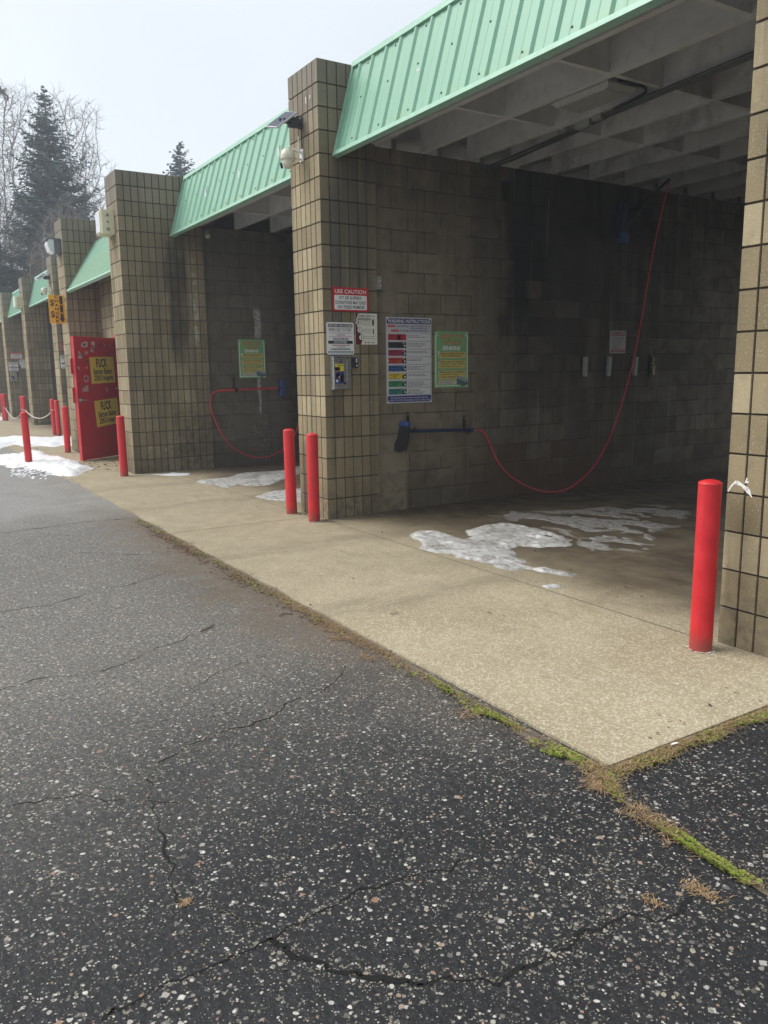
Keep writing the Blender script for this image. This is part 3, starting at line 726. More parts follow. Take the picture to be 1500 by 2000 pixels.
def credit_sign(x, y, z, label):
    t, s = board('instruction_sign', (x, y, z), Yv, Zv, .25, .30, (226, 226, 212), label, 'sign', 'credit card instruction signs on the pillars')
    mr = (92, 26, 40)
    s.poly([(0, 0), (.24, 0), (.3, .12), (.27, .3), (.14, .45), (.07, .62), (.04, .8), (.13, 1), (0, 1)], mr)
    s.txt('Credit Card', .12, .70, .88, .97, (30, 60, 70), .02); s.txt('Instructions', .12, .70, .79, .875, (30, 60, 70), .02)
    for k, (u, v) in enumerate(((.13, .71), (.19, .46), (.26, .23))):
        s.disc(u, v, .115, mr, .001); s.disc(u, v, .1, WHT, .0013); s.txt(str(k + 1), u - .03, u + .03, v - .05, v + .05, BLK, .03)
    for v in (.775, .725, .67, .62): s.dashes(.27, .7, v, v + .012, (90, 96, 96))
    for v in (.49, .44, .39): s.dashes(.31, .7, v, v + .012, (90, 96, 96))
    for v in (.25, .2): s.dashes(.38, .86, v, v + .012, (90, 96, 96))
    s.poly([(.78, .6), (.84, .62), (.86, .72), (.83, .84), (.77, .8), (.76, .7)], BLK); s.rect(.79, .34, .84, .51, BLK); s.rect(.74, .9, .9, .93, (200, 150, 150))
    for u in (.4, .56, .74): s.rect(u, .05, u + .1, .08, (110, 90, 80))
    s.finish(t, tuple(t.location)); return t
def coin_box(x, y, z, label):
    """stainless coin box with a folded hood, price sticker and slot"""
    t = thing('coin_box', (x, y, z), label, 'coin box', 'coin boxes on the pillars'); o = (x, y, z)
    mb = MB(); mb.obox((x, y, z), Yv, Zv, Xv, 0, .2, 0, .31, 0, .075, bev=.006); mb.build('box', M_STEEL, t, o)
    mb = MB(); mb.obox((x, y, z), Yv, Zv, Xv, .15, .157, .01, .30, .075, .085); mb.obox((x, y, z), Yv, Zv, Xv, .0, .2, .311, .318, 0, .09); mb.build('hood', M_STEEL, t, o)
    mb = MB(); mb.obox((x, y, z), Yv, Zv, Xv, .07, .1, .262, .27, .0755, .08); mb.lathe([(.012, 0), (.012, .008), (0, .009)], 12, (x + .076, y + .12, z + .06), Xv); mb.build('coin_slot', M_DARK, t, o)
    s = Sheet((x + .0765, y + .015, z + .10), Yv, Zv, .10, .145)
    s.rect(0, .52, .98, 1.0, (214, 200, 70)); s.rect(0, .55, .55, .8, (225, 215, 205)); s.txt('3', .08, .25, .6, .77, (110, 40, 60), .03); s.txt('00', .29, .5, .68, .77, (110, 40, 60), .02); s.dashes(.3, .9, .88, .93, BLK)
    s.rect(0, -.3, .98, .515, (70, 74, 128)); s.poly([(.1, .3), (.4, .45), (.55, .3), (.4, .1), (.2, .0)], (190, 150, 190)); s.poly([(.5, .1), (.9, .4), (.95, 0), (.7, -.1)], (150, 110, 170)); s.disc(.2, -.12, .12, WHT); s.disc(.45, .12, .1, (210, 170, 120)); s.poly([(.6, -.25), (.96, -.2), (.9, -.05), (.65, -.1)], BLK)
    s.finish(t, o, 'sticker', 'sticker_lettering'); return t
def card_reader(x, y, z, label):
    t = thing('card_reader', (x, y, z), label, 'card reader', 'card readers on the pillars'); o = (x, y, z)
    mb = MB(); mb.obox(o, Yv, Zv, Xv, 0, .118, 0, .112, 0, .03, bev=.004); mb.build('housing', M_STEEL, t, o)
    mb = MB(); mb.obox(o, Yv, Zv, Xv, .012, .108, .004, .108, .0305, .045, bev=.004); mb.build('face_plate', plain('charcoal_plastic', (.03, .035, .04), .4), t, o)
    mb = MB(); mb.obox(o, Yv, Zv, Xv, .08, .092, .055, .095, .0455, .05, bev=.002); mb.lathe([(.008, 0), (.008, .003), (0, .004)], 12, (x + .0455, y + .088, z + .025), Xv); mb.build('card_slot', M_WHITE, t, o)
    return t
PX_ = [(0, 0, 'nearest middle pillar', 'beside the blue washing instructions board'), (-13.97, .12, 'pillar behind the red door', 'half hidden beside the red door'), (-23.9, .22, 'far left pillar', 'far left beyond the sagging chain')]
for x, dy, nm, where in PX_:
    caution_sign(x + .001, dy + .102, 2.031, 'red and white use caution sign ' + where)
    card_sign(x + .001, dy + .03, 1.62, 'white card payment sign with black bands ' + where)
    credit_sign(x + .001, dy + .352, 1.717, 'cream and maroon credit card instructions sign ' + where)
    if x > -10 or x < -20:
        coin_box(x + .001, dy + .058, 1.285, 'stainless steel coin box with yellow sticker ' + where)
        card_reader(x + .001, dy + .247, 1.487, 'small black card reader ' + where)

# washing instructions board
t, s = board('instruction_board', (-.049, .737, 1.126), Yv, Zv, .562, .868, (196, 196, 202), 'tall white washing instructions board with coloured rows and blue bands', 'sign', thick=.006)
s.rect(.015, .925, .985, .985, NAVY); s.txt('WASHING INSTRUCTIONS', .035, .965, .935, .975, WHT, .015)
s.rect(.03, .885, .2, .912, RD, r=.02); s.txt('WARNING', .045, .185, .892, .906, (230, 170, 170)); s.txt('HIGH PRESSURE', .225, .49, .888, .908, NAVY, .02)
s.txt('GRASP WAND FIRMLY TO HOLD', .53, .96, .893, .909, NAVY, .015); s.txt('BEFORE INSERTING COINS', .53, .9, .868, .884, NAVY, .015)
s.rect(.10, .832, .28, .859, RD, r=.02); s.txt('CAUTION', .115, .265, .839, .853, (230, 170, 170)); s.txt('FLOOR MAY BE SLIPPERY WHEN WET', .3, .91, .836, .856, NAVY, .015)
rows = [((176, 44, 52), 'STOP', ''), ((36, 40, 46), '', ''), ((150, 44, 82), 'PRE-SOAK', ''), ((180, 66, 46), 'HIGH PRESSURE', 'SOAP'), ((48, 84, 140), 'FOAM BRUSH', ''), ((214, 190, 56), 'HIGH PRESSURE', 'WAX'), ((66, 138, 84), 'HIGH PRESSURE', 'RINSE'), ((54, 128, 122), 'SPOT FREE', 'RINSE')]
for k, (c_, a, b) in enumerate(rows):
    v1 = .805 - k * .0905; v0 = v1 - .069
    s.rect(.04, v0, .43, v1, c_); ink = tuple(int(q * .35) for q in c_)
    if k != 1:
        s.txt(a, .06, .27 if len(a) > 5 else .15, v1 - .028, v1 - .012, ink, .02)
        if b: s.txt(b, .13, .21, v1 - .05, v1 - .034, ink, .02)
        s.dashes(.06, .24, v0 + .006, v0 + .011, ink)
    if k == 0:
        s.poly([(.27 + .05 * math.cos(math.pi / 8 + q * math.pi / 4), (v0 + v1) / 2 + .033 * math.sin(math.pi / 8 + q * math.pi / 4)) for q in range(8)], (226, 150, 150)); s.txt('STOP', .235, .305, (v0 + v1) / 2 - .01, (v0 + v1) / 2 + .01, RD, .02)
    else:
        s.poly([(.34, v0 + .012), (.34, v0 + .04), (.37, v0 + .058), (.43, v0 + .062), (.43, v0 + .004), (.36, v0 + .004)], BLK, .0011); s.disc(.395, v0 + .026, .02, (205, 205, 205), .0014); s.poly([(.345, v0 + .045), (.375, v0 + .062), (.42, v0 + .064), (.38, v0 + .052)], (200, 200, 200), .0014)
    s.rect(.445, v0 - .004, .97, v1 + .002, (214, 215, 214))
    for q in range(R.choice((2, 3, 4)) if k else 2): s.dashes(.455, R.uniform(.7, .95), v1 - .02 - q * .016, v1 - .013 - q * .016, (104, 106, 110))
    s.rect(.43, v0 - .013, .97, v0 - .0105, (120, 122, 128))
s.rect(.015, .012, .985, .085, NAVY); s.dashes(.08, .93, .056, .066, (190, 190, 215)); s.txt('THANK YOU FOR YOUR BUSINESS. PLEASE COME AGAIN!', .03, .97, .022, .044, (190, 190, 215), .015)
for u, v in ((.03, .985), (.97, .985), (.03, .5), (.97, .5), (.03, .012), (.97, .012)): s.disc(u, v, .016, (225, 225, 222), .003)
s.finish(t, tuple(t.location))

def menu_sign(x, y, z, label):
    t, s = board('menu_sign', (x, y, z), Yv, Zv, .446, .592, (124, 176, 124), label, 'sign', 'green wash menu signs', thick=.006)
    wl = (225, 238, 216); og = (206, 150, 92); tan = (206, 188, 110)
    s.rect(.02, .04, .045, .93, wl); s.rect(.955, .12, .98, .93, wl); s.rect(.045, .925, .11, .935, wl); s.rect(.89, .925, .955, .935, wl); s.rect(.045, .03, .78, .045, wl)
    s.txt('BRISTLE', .17, .83, .865, .955, (120, 70, 40), .05, .0014); s.txt('BRISTLE', .175, .825, .868, .952, og, .02, .002)
    s.txt('WASH', .25, .77, .76, .845, (120, 70, 40), .05, .0014); s.txt('WASH', .255, .765, .764, .84, og, .02, .002)
    s.txt('menu', .22, .76, .665, .742, (222, 226, 214), .045, shear=.25)
    for k, (v0, v1, lines) in enumerate(((.525, .64, ('Remove loose dirt with', '"HIGH PRESSURE SOAP"')), (.345, .49, ('Move switch to "BRUSH"', 'position - wash vehicle', 'from top to bottom')), (.15, .305, ('Move switch to "RINSE"', 'position - rinse', 'entire vehicle')))):
        s.rect(.11, v0, .92, v1, tan, r=.03); s.disc(.11, v1 - .015, .045, BLK if k == 0 else (60, 70, 60), .0012); s.txt(str(k + 1), .085, .135, v1 - .045, v1 + .012, WHT, .04)
        for q, l in enumerate(lines): s.txt(l, .18, .18 + .031 * len(l), v1 - .042 - q * .041, v1 - .012 - q * .041, (62, 50, 24), .016)
    s.rect(.11, .06, .64, .135, (204, 198, 184))
    for q in range(3): s.dashes(.13, .24, .115 - q * .024, .123 - q * .024, (176, 90, 90)); s.dashes(.25, R.uniform(.5, .62), .115 - q * .024, .123 - q * .024, (120, 118, 112))
    s.poly([(.64, .2), (.68, .215), (.98, .15), (.97, .10), (.93, .095), (.66, .165)], (140, 158, 168), .0016); s.poly([(.66, .164), (.93, .094), (.95, .03), (.84, .02), (.66, .06)], (84, 104, 112), .0016); s.poly([(.93, .094), (.97, .1), (.98, .04), (.95, .03)], (40, 46, 46), .0016)
    for u, v in ((.05, .965), (.94, .965), (.05, .02), (.94, .03)): s.disc(u, v, .02, (224, 230, 220), .003)
    s.finish(t, tuple(t.location)); return t
menu_sign(-.049, 1.34, 1.27, 'green wash menu sign beside the washing instructions board in the near bay')
menu_sign(-5.016, 1.141, 1.376, 'green wash menu sign above the red-handled brush in the second bay')

# mat-holder sign and clips
t, s = board('mat_sign', (-.049, 3.975, 1.633), Yv, Zv, .28, .272, (178, 168, 162), 'small white and red mat holder sign above the mat clips', 'sign', corner=.015)
s.rect(.06, .78, .94, .95, (128, 48, 54)); s.txt('MAT HOLDER', .1, .9, .81, .92, (200, 170, 165), .02); s.rect(.06, .05, .94, .16, (128, 48, 54)); s.dashes(.12, .88, .085, .125, (190, 160, 158))
for q, w in enumerate((.88, .85, .74, .74, .58, .62)): s.dashes(.14, w, .68 - q * .095, .715 - q * .095, (84, 78, 78))
s.finish(t, tuple(t.location))
def mat_clip(y, tilt, label, lab=True):
    z = 1.36; o = (-.05, y, z); t = thing('mat_clip', o, label, 'mat clip', 'floor mat clips on the bay wall')
    U = Vector((0, math.cos(tilt), math.sin(tilt))); V = Vector((0, -math.sin(tilt), math.cos(tilt)))
    mb = MB(); mb.obox(o, Yv, Zv, Xv, -.028, .012, -.035, .245, 0, .012); mb.build('back_plate', M_DARK, t, o)
    mb = MB(); mb.obox(Vector(o) + Xv * .012, U, V, Xv, -.004, .034, 0, .228 if lab else .10, .004, .045, bev=.004); mb.lathe([(.012, -.02), (.012, .06)], 10, Vector(o) + Xv * .03 + V * .1, U)
    mb.build('clamp_jaw', M_GREY if lab else M_BRASS, t, o)
    if lab:
        s = Sheet(Vector(o) + Xv * .0575 + U * .0, U, V, .034, .226); s.rect(0, 0, 1, 1, (182, 182, 178)); s.poly([(.3, .85), (.62, .83), (.62, .7), (.3, .72)], (70, 72, 74)); 
        for q in range(6): s.rect(.34, .2 + q * .085, .62, .25 + q * .085, (92, 94, 96), .0012)
        s.finish(t, o, 'label_plate')
    else:
        mb = MB(); mb.tube([(-.03, y + .0, z + .13), (-.015, y + .03, z + .19), (-.02, y + .005, z + .235)], .014, 8); mb.tube([(-.03, y + .03, z + .16), (-.02, y + .05, z + .12)], .012, 8); mb.build('spring_arm', M_BRASS, t, o)
mat_clip(3.515, .0, 'mat clip with pale label, leftmost of the row under the mat sign')
mat_clip(3.915, -.05, 'mat clip with pale tilted label, directly below the mat sign')
mat_clip(4.385, -.08, 'mat clip with pale label half hidden behind the hanging red hose')
mat_clip(4.725, .0, 'bare brass-coloured mat clip without label, right of the red hose', False)

# ------------------------------------------------------------------ foam brushes with hoses
BN0, BN1 = on('x', .05, 795, 842), on('x', .05, 916, 839.5)
def brush_near():
    t = thing('foam_brush', (.05, 1.0, .8), 'foam brush with long blue handle hanging on the near bay wall', 'foam brush'); o = tuple(t.location)
    mb = MB(); mb.tube([BN0, BN0.lerp(BN1, .5), BN1], .019, 12); mb.tube([BN1, BN1.lerp(BN0, -.06)], .022, 12, 0); mb.build('handle', M_NAVY, t, o, True, 40)
    mb = MB(); mb.tube([BN1.lerp(BN0, -.058), BN1.lerp(BN0, -.1)], .012, 10); mb.build('swivel', M_BRASS, t, o, True, 40)
    O = on('x', .05, 787, 833) - Vector((0, 0, .05))
    mb = MB(); mb.obox(O + Vector((0, .028, .075)), Vector((0, 1, -.3)).normalized(), Vector((0, .3, 1)).normalized(), Xv, -.028, .03, -.03, .02, -.07, .07, bev=.01); mb.build('head', M_BLUE, t, o)
    mb = MB(); rr = random.Random(5)
    for k in range(420):
        a, b = rr.uniform(-.02, .035), rr.uniform(-.075, .075); p = Vector((.05 + b * .8, O.y + a + .01, O.z + .045 - rr.random() * .03))
        q = p + Vector((rr.gauss(0, .012), -.055 - .018 * rr.random() + a * .3, -.175 - rr.random() * .06)); mid = (p + q) / 2 + Vector((0, .012, 0))
        mb.tube([p, mid, q], [.0045, .0045, .002], 4, 0, rr.random(), False)
    mb.build('bristles', M_BRISTLE, t, o)
    for y, z in ((.995, .93), (1.735, .86)):
        h = thing('brush_hanger', (-.05, y, z), 'flat steel hanger holding the head of the blue brush' if y < 1.2 else 'flat steel hanger holding the blue brush handle', 'hanger'); oo = tuple(h.location)
        mb = MB(); mb.obox((-.05, y, z), Yv, Zv, Xv, -.016, .016, -.07, .1, 0, .005); mb.tube([(-.046, y, z - .065), (0, y, z - .09), (.06, y, z - .085), (.085, y, z - .05)], .006, 6); mb.build('bracket', M_DARK, h, oo)
        mb = MB(); mb.lathe([(.007, 0), (.005, .005), (0, .006)], 10, (-.045, y, z + .075), Xv); mb.build('bolt', M_STEEL, h, oo)
brush_near()
hp = [tuple(BN1.lerp(BN0, -.095)), tuple(on('x', .05, 938, 840)), tuple(on('x', .05, 950, 851))] + [tuple(on('x', .05, u, v)) for u, v in ((962, 880), (978, 910), (1000, 932), (1035, 952), (1075, 962), (1112, 953), (1150, 922), (1178, 882), (1200, 832), (1220, 770), (1238, 700), (1250, 640), (1262, 570))]
hp += [tuple(on('x', .1, 1278, 480)), tuple(on('x', .2, 1296, 400)), tuple(on('x', .3, 1306, 356))]
hp = [(p[0], p[1], max(p[2], .016)) for p in hp]
mb = MB(); mb.tube(spline(hp, 10), .0095, 8); hose = tag(mb.build('wash_hose', M_HOSE, None, smooth=True), 'long red hose drooping from the ceiling boom to the blue brush', 'hose')
def brush_far():
    t = thing('foam_brush', (-5.08, .85, 1.2), 'foam brush with red handle and blue head hanging on the second bay wall', 'foam brush'); o = tuple(t.location)
    mb = MB(); mb.tube([(-4.93, .79, 1.193), (-4.93, 1.02, 1.195)], .018, 10); mb.tube([(-4.93, 1.07, 1.196), (-4.93, 1.75, 1.208)], .017, 10); mb.build('handle', M_REDPIPE, t, o, True, 40)
    mb = MB(); mb.tube([(-4.93, 1.018, 1.195), (-4.93, 1.072, 1.196)], .021, 10); mb.tube([(-4.93, 1.745, 1.208), (-4.93, 1.80, 1.208)], .015, 10); mb.build('collar', M_DARK, t, o, True, 40)
    mb = MB(); mb.obox((-4.99, 1.80, 1.07), Yv, Vector((0, .07, 1)).normalized(), Xv, 0, .085, 0, .27, -.02, .05, bev=.012); mb.build('head', M_BLUE, t, o)
    mb = MB(); rr = random.Random(6)
    for k in range(240):
        p = Vector((-5.0, 1.8 + rr.random() * .08, 1.08 + rr.random() * .25)); mb.tube([p, p + Vector((-.015 - .002 * rr.random(), rr.gauss(0, .008), -.01))], [.005, .003], 4, 0, rr.random(), False)
    mb.build('bristles', M_BRISTLE, t, o)
    h = thing('brush_hanger', (-5.017, 1.045, 1.27), 'flat dark hanger holding the red brush handle in the second bay', 'hanger'); oo = tuple(h.location)
    mb = MB(); mb.obox(oo, Yv, Zv, Xv, -.016, .016, -.06, .12, 0, .005); mb.tube([(-5.012, 1.045, 1.22), (-4.96, 1.045, 1.165), (-4.91, 1.045, 1.175), (-4.9, 1.045, 1.205)], .006, 6); mb.build('bracket', M_DARK, h, oo)
brush_far()
hp = [(-4.93, .79, 1.193), (-4.935, .745, 1.185)] + [tuple(on('x', -4.95, u, v)) for u, v in ((413, 772), (413, 800), (425, 832), (440, 858), (460, 878), (490, 891), (520, 893), (550, 880), (563, 868), (575, 850), (583, 828), (592, 780))]
hp += [(-4.95, 2.5, 1.5), (-4.9, 2.75, 2.6), (-4.8, 2.85, 3.5)]
mb = MB(); mb.tube(spline(hp, 10), .0095, 8); tag(mb.build('wash_hose', M_HOSE, None, smooth=True), 'thin red hose looping low from the red brush in the second bay', 'hose')

# swinging hose boom below the ceiling of the near bay
t = thing('hose_boom', (-.05, 4.1, 3.2), 'dark swinging hose boom on the upper wall of the near bay', 'hose boom'); o = tuple(t.location)
mb = MB(); mb.obox((-.05, 4.02, 2.98), Yv, Zv, Xv, 0, .16, 0, .42, 0, .03); mb.tube([(.0, 4.1, 3.0), (.0, 4.1, 3.38)], .035, 12); mb.build('wall_bracket', M_NAVY, t, o)
mb = MB(); mb.lathe([(.05, 0), (.06, .03), (.06, .09), (.05, .12), (0, .121)], 16, (.0, 4.1, 2.93), Zv); mb.build('swivel', M_BLUE, t, o, True, 40)
mb = MB(); mb.tube([(.02, 4.12, 3.12), tuple(on('x', .15, 1262, 392)), tuple(on('x', .3, 1308, 350))], .02, 10); mb.tube([(.0, 4.1, 3.32), (.15, 4.5, 3.385)], .011, 8); mb.build('arm', M_DARK, t, o, True, 40)
mb = MB(); mb.tube(spline([(.02 + .03 * math.cos(a), 4.33 + .085 * math.cos(a * 1.0), 3.16 + .085 * math.sin(a)) for a in [k * math.pi / 8 for k in range(18)]], 3), .011, 6); mb.tube(spline([(.0, 4.1, 3.2), (.05, 4.2, 3.28), (.03, 4.33, 3.25)], 6), .011, 6); mb.build('hose_coil', M_DARK, t, o, True)
mb = MB(); mb.tube([(-.02, 4.32, 3.4), (-.02, 4.32, 3.6)], .012, 8); mb.build('feed_pipe', M_DARK, t, o)

# conduits and a dead light panel under the joists
mb = MB()
base = [(-.03, 2.04, 3.575), (.5, 1.96, 3.565), (1.24, 1.885, 3.57), (2.07, 1.75, 3.575), (3.15, 1.68, 3.582), (4.46, 1.6, 3.585)]
for k, (dy, dz, r) in enumerate(((0, 0, .014), (.045, -.006, .012), (.02, -.022, .009))):
    mb.tube(spline([(x, y + dy + .012 * math.sin(x * 3 + k), z + dz + .008 * math.sin(x * 5 + 2 * k)) for x, y, z in base], 8), r, 8)
mb.build('conduit', M_CONDUIT, bld, smooth=True)
mb = MB(); mb.box(1.45, 1.62, 1.80, 1.86, 3.545, 3.60); mb.box(1.68, 1.78, 1.775, 1.83, 3.555, 3.60); mb.build('junction_box', plain('pale_box', (.32, .33, .33), .6), bld)
t = thing('ceiling_light', (2.08, 1.4, 3.6), 'unlit square ceiling light panel between the joists of the near bay', 'ceiling light'); o = tuple(t.location)
mb = MB(); mb.obox((1.72, 1.255, 3.70), Xv, Yv * -1, Zv * -1, 0, .62, -.33, 0, 0, .13, bev=.03); mb.build('housing', plain('light_housing', (.4, .41, .4), .6), t, o)
mb = MB(); mb.obox((1.77, 1.285, 3.569), Xv, Yv * -1, Zv * -1, 0, .52, -.27, 0, 0, .006, bev=.004); mb.build('diffuser', plain('dull_diffuser', (.34, .35, .34), .5), t, o)
mb = MB(); mb.tube(spline([(2.34, 1.36, 3.62), (2.42, 1.40, 3.585), (2.44, 1.55, 3.575), (2.3, 1.68, 3.58), (1.95, 1.75, 3.575)], 8), .012, 8); mb.build('cable', M_DARK, t, o, True)
# small conduit boxes on the wall ends
t = thing('switch_box', (-.05, .63, 2.27), 'small grey switch box where the near bay wall meets the middle pillar', 'switch box'); o = tuple(t.location)
mb = MB(); mb.obox((-.05, .615, 2.255), Yv, Zv, Xv, .0, .05, 0, .125, 0, .055, bev=.004); mb.build('housing', M_GREY, t, o)
mb = MB(); mb.lathe([(.006, 0), (.006, .004), (0, .005)], 10, (.005, .648, 2.285), Xv); mb.lathe([(.006, 0), (.006, .004), (0, .005)], 10, (.005, .648, 2.335), Xv); mb.build('screw', M_WHITE, t, o)
mb = MB(); mb.tube([(-.03, .64, 2.255), (-.03, .64, 2.2)], .014, 8); mb.build('conduit_stub', M_CONDUIT, t, o)
t = thing('bay_sensor', (-5.017, .72, 3.5), 'small white sensor high on the second bay wall under the roof', 'sensor'); o = tuple(t.location)
mb = MB(); mb.lathe([(.0, -.03), (.03, -.02), (.038, .02), (.03, .06), (0, .075)], 14, (-4.99, .725, 3.48), (.6, -.3, -.2)); mb.build('lens_housing', M_WHITE, t, o, True)
mb = MB(); mb.obox(o, Yv, Zv, Xv, -.03, .03, -.02, .05, 0, .012); mb.build('base_plate', M_GREY, t, o)

# ------------------------------------------------------------------ devices on the pillar fronts
def security_camera(x, y, dark, labels):
    """PTZ dome on a wall arm; solar panel on its own arm above. Front faces look to -y"""
    o = (x, y, 3.5); t = thing('security_camera', o, labels[0], 'security camera', 'dome security cameras on pillars')
    mb = MB(); mb.box(x - .035, x + .035, y - .012, y, 3.445, 3.555); mb.tube([(x, y - .01, 3.53), (x, y - .09, 3.545), (x, y - .14, 3.52)], [.014, .014, .02], 10); mb.tube([(x, y - .01, 3.465), (x, y - .07, 3.47)], .011, 8); mb.build('arm', M_WHITE, t, o, True, 40)
    mb = MB(); cx, cy = x, y - .15
    mb.lathe([(a_ * .8, b_ * .85) for a_, b_ in ((.0, .095), (.045, .09), (.078, .065), (.088, .03), (.09, -.02), (.082, -.03), (.07, -.035), (.064, -.07), (.05, -.1), (.03, -.118), (0, -.124))], 24, (cx, cy, 3.47)); mb.build('dome', plain('cream_dome', (.66, .63, .5), .35, 0, .05), t, o, True, 50)
    mb = MB(); mb.lathe([(.028, 0), (.028, .02), (.022, .024), (0, .024)], 16, (cx - .03, cy - .045, 3.40), (-.45, -.8, -.25)); mb.build('lens', M_DARK, t, o, True, 40)
    for dx in (.03,):
        mb = MB(); mb.tube([(x + dx, y - .05, 3.50), (x + dx, y - .05, 3.66)], [.008, .006], 8); mb.build('antenna', M_WHITE, t, o)
    o2 = (x, y, 3.80); t2 = thing('solar_panel', o2, labels[1], 'solar panel', 'small solar panels above cameras')
    mb = MB(); mb.box(x - .03, x + .03, y - .014, y, 3.745, 3.845); mb.tube([(x, y - .01, 3.80), (x, y - .12, 3.79), (x - .03, y - .22, 3.80)], [.03, .026, .02], 10); mb.tube([(x, y - .02, 3.76), (x, y - .14, 3.755)], .02, 8)
    for k in range(4): mb.lathe([(.016, -.03), (.016, .03)], 8, (x, y - .05 - .045 * k, 3.83 - .012 * k), Xv)
    mb.build('bracket', plain('dark_bracket', (.05, .055, .07), .5), t2, o2, True, 40)
    O = Vector((x - .02, y - .20, 3.80)); V = Vector((0, .80, .6)).normalized(); U = Vector((.93, .12, -.30)); U = (U - V * U.dot(V)).normalized(); N = U.cross(V)
    mb = MB(); mb.obox(O, U, V, N, -.09, .09, -.13, .14, -.01, .006, bev=.003); mb.build('frame', plain('silver_frame', (.5, .51, .53), .35, .6), t2, o2)
    mb = MB(); mb.obox(O, U, V, N, -.08, .08, -.12, .13, .0062, .0075); mb.build('cell_face', plain('solar_cells', (.012, .016, .04), .12), t2, o2)
    mb = MB(); mb.tube([(x + .005, y - .006, 3.745), (x + .008, y - .006, 3.56)], .005, 6); mb.build('cable', M_DARK, t2, o2)
security_camera(-.345, 0, False, ('cream dome security camera on the front of the middle pillar', 'small tilted solar panel above the camera on the middle pillar'))
security_camera(-14.3, .12, True, ('cream dome security camera just above the yellow changer sign', 'dark solar panel above the camera near the yellow changer sign'))
def wall_pack(x, y, z, label):
    """cream lamp box on a pillar front, bolts on its side"""
    o = (x, y, z); t = thing('wall_lamp', o, label, 'wall lamp', 'cream lamp boxes on pillar fronts')
    mb = MB(); mb.obox((x - .3, y, z), Xv, Zv, Vector((0, -1, 0)), 0, .3, 0, .33, 0, .19, bev=.02); mb.build('housing', M_CREAM, t, o)
    mb = MB()
    for dz, r in ((.26, .022), (.165, .015), (.07, .022)):
        mb.lathe([(r, 0), (r, .012), (r * .5, .02), (0, .021)], 10, (x, y - .095, z + dz), Xv)
    mb.build('knob', plain('weathered_knob', (.25, .24, .2), .6), t, o)
    mb = MB(); mb.box(x - .27, x - .03, y - .197, y - .191, z + .03, z + .3); mb.build('lens', M_GLASS, t, o)
    return t
wall_pack(-5.16, -.587, 3.425, 'cream box lamp high on the front of the deep block pillar')
wall_pack(-19.2, .17, 3.42, 'small distant cream box lamp in front of the farthest green roof edge')
# dark wedge floodlight on the recess pillar
o = (-9.28, -.565, 3.66); t = thing('flood_light', o, 'dark wedge floodlight with pale lens on the pillar left of the red door', 'floodlight')
mb = MB(); mb.box(-9.4, -9.16, -.577, -.565, 3.68, 3.86); mb.obox((-9.42, -.577, 3.64), Xv, Zv, Vector((0, -1, 0)), 0, .28, .03, .27, 0, .11, bev=.01); mb.build('housing', plain('slate_housing', (.12, .13, .16), .45), t, o)
mb = MB(); q = [(-.687, 3.9), (-.687, 3.66), (-.76, 3.7), (-.80, 3.82), (-.77, 3.9)]
mb.face([(-9.43, a, b) for a, b in q][::-1]); mb.face([(-9.13, a, b) for a, b in q])
for k in range(5): a, b = q[k], q[(k + 1) % 5]; mb.face([(-9.43, *a), (-9.43, *b), (-9.13, *b), (-9.13, *a)])
mb.build('lens', M_GLASS, t, o)
mb = MB(); mb.obox((-9.44, -.82, 3.902), Xv, Yv, Zv, 0, .32, 0, .25, 0, .02); mb.build('visor', plain('slate_housing', (.12, .13, .16), .45), t, o)

# yellow changer sign projecting from the recess pillar
O = Vector((-9.1, -.868, 2.40)); t, s = board('changer_sign', O, Yv, Zv, .285, .51, (226, 168, 40), 'yellow projecting change machine sign with black arrows', 'sign', thick=.012)
for k, ch in enumerate('CHANGER'): s.txt(ch, .37, .59, .885 - k * .142, .985 - k * .142, BLK, .03)
for v in (.6, .2): s.txt('$', .07, .33, v - .01, v + .24, BLK, .012)
s.rect(.66, .72, .86, .97, (44, 34, 30)); s.poly([(.66, .72), (.86, .72), (.76, .66)], (44, 34, 30))
s.poly([(.66, .69), (.76, .63), (.86, .69), (.86, .42), (.76, .36), (.66, .42)], (44, 34, 30)); s.poly([(.66, .39), (.76, .33), (.86, .39), (.86, .18), (.94, .18), (.76, .03), (.58, .18), (.66, .18)], (44, 34, 30))
s.finish(t, tuple(t.location))
mb = MB(); mb.box(-9.1, -9.09, -.583, -.56, 2.45, 2.5); mb.box(-9.1, -9.09, -.583, -.56, 2.8, 2.85); mb.build('bracket', M_STEEL, t, tuple(O))

# posters and stickers on the red door
def poster(corners, label):
    q = [dpt(*c) for c in corners]                # TL, TR, BR, BL in the close-up
    O = DF + DU * q[3][0] + DV * q[3][1] + DN * .001; Uv = DU * (q[2][0] - q[3][0]) + DV * (q[2][1] - q[3][1]); Vv = DU * (q[0][0] - q[3][0]) + DV * (q[0][1] - q[3][1])
    W, H = Uv.length, Vv.length; Uv.normalize(); Vv = (Vv - Uv * Vv.dot(Uv)).normalized()
    if Uv.cross(Vv).dot(DN) < 0: Vv = -Vv
    t, s = board('door_poster', O, Uv, Vv, W, H, (240, 214, 84), label, 'poster', 'yellow posters on the red door', thick=.002)
    s.txt('FUCK', .25, .70, .60, .94, BLK, .035); s.txt('Betten Baker', .12, .89, .345, .565, BLK, .022); s.txt('ZERO Integrity', .12, .92, .05, .31, BLK, .022)
    s.finish(t, tuple(t.location))
poster(((320, 412), (655, 402), (680, 762), (352, 785)), 'yellow poster with black lettering, upper one on the red door')
poster(((380, 1025), (700, 975), (742, 1325), (428, 1390)), 'yellow poster with black lettering, lower tilted one on the red door')
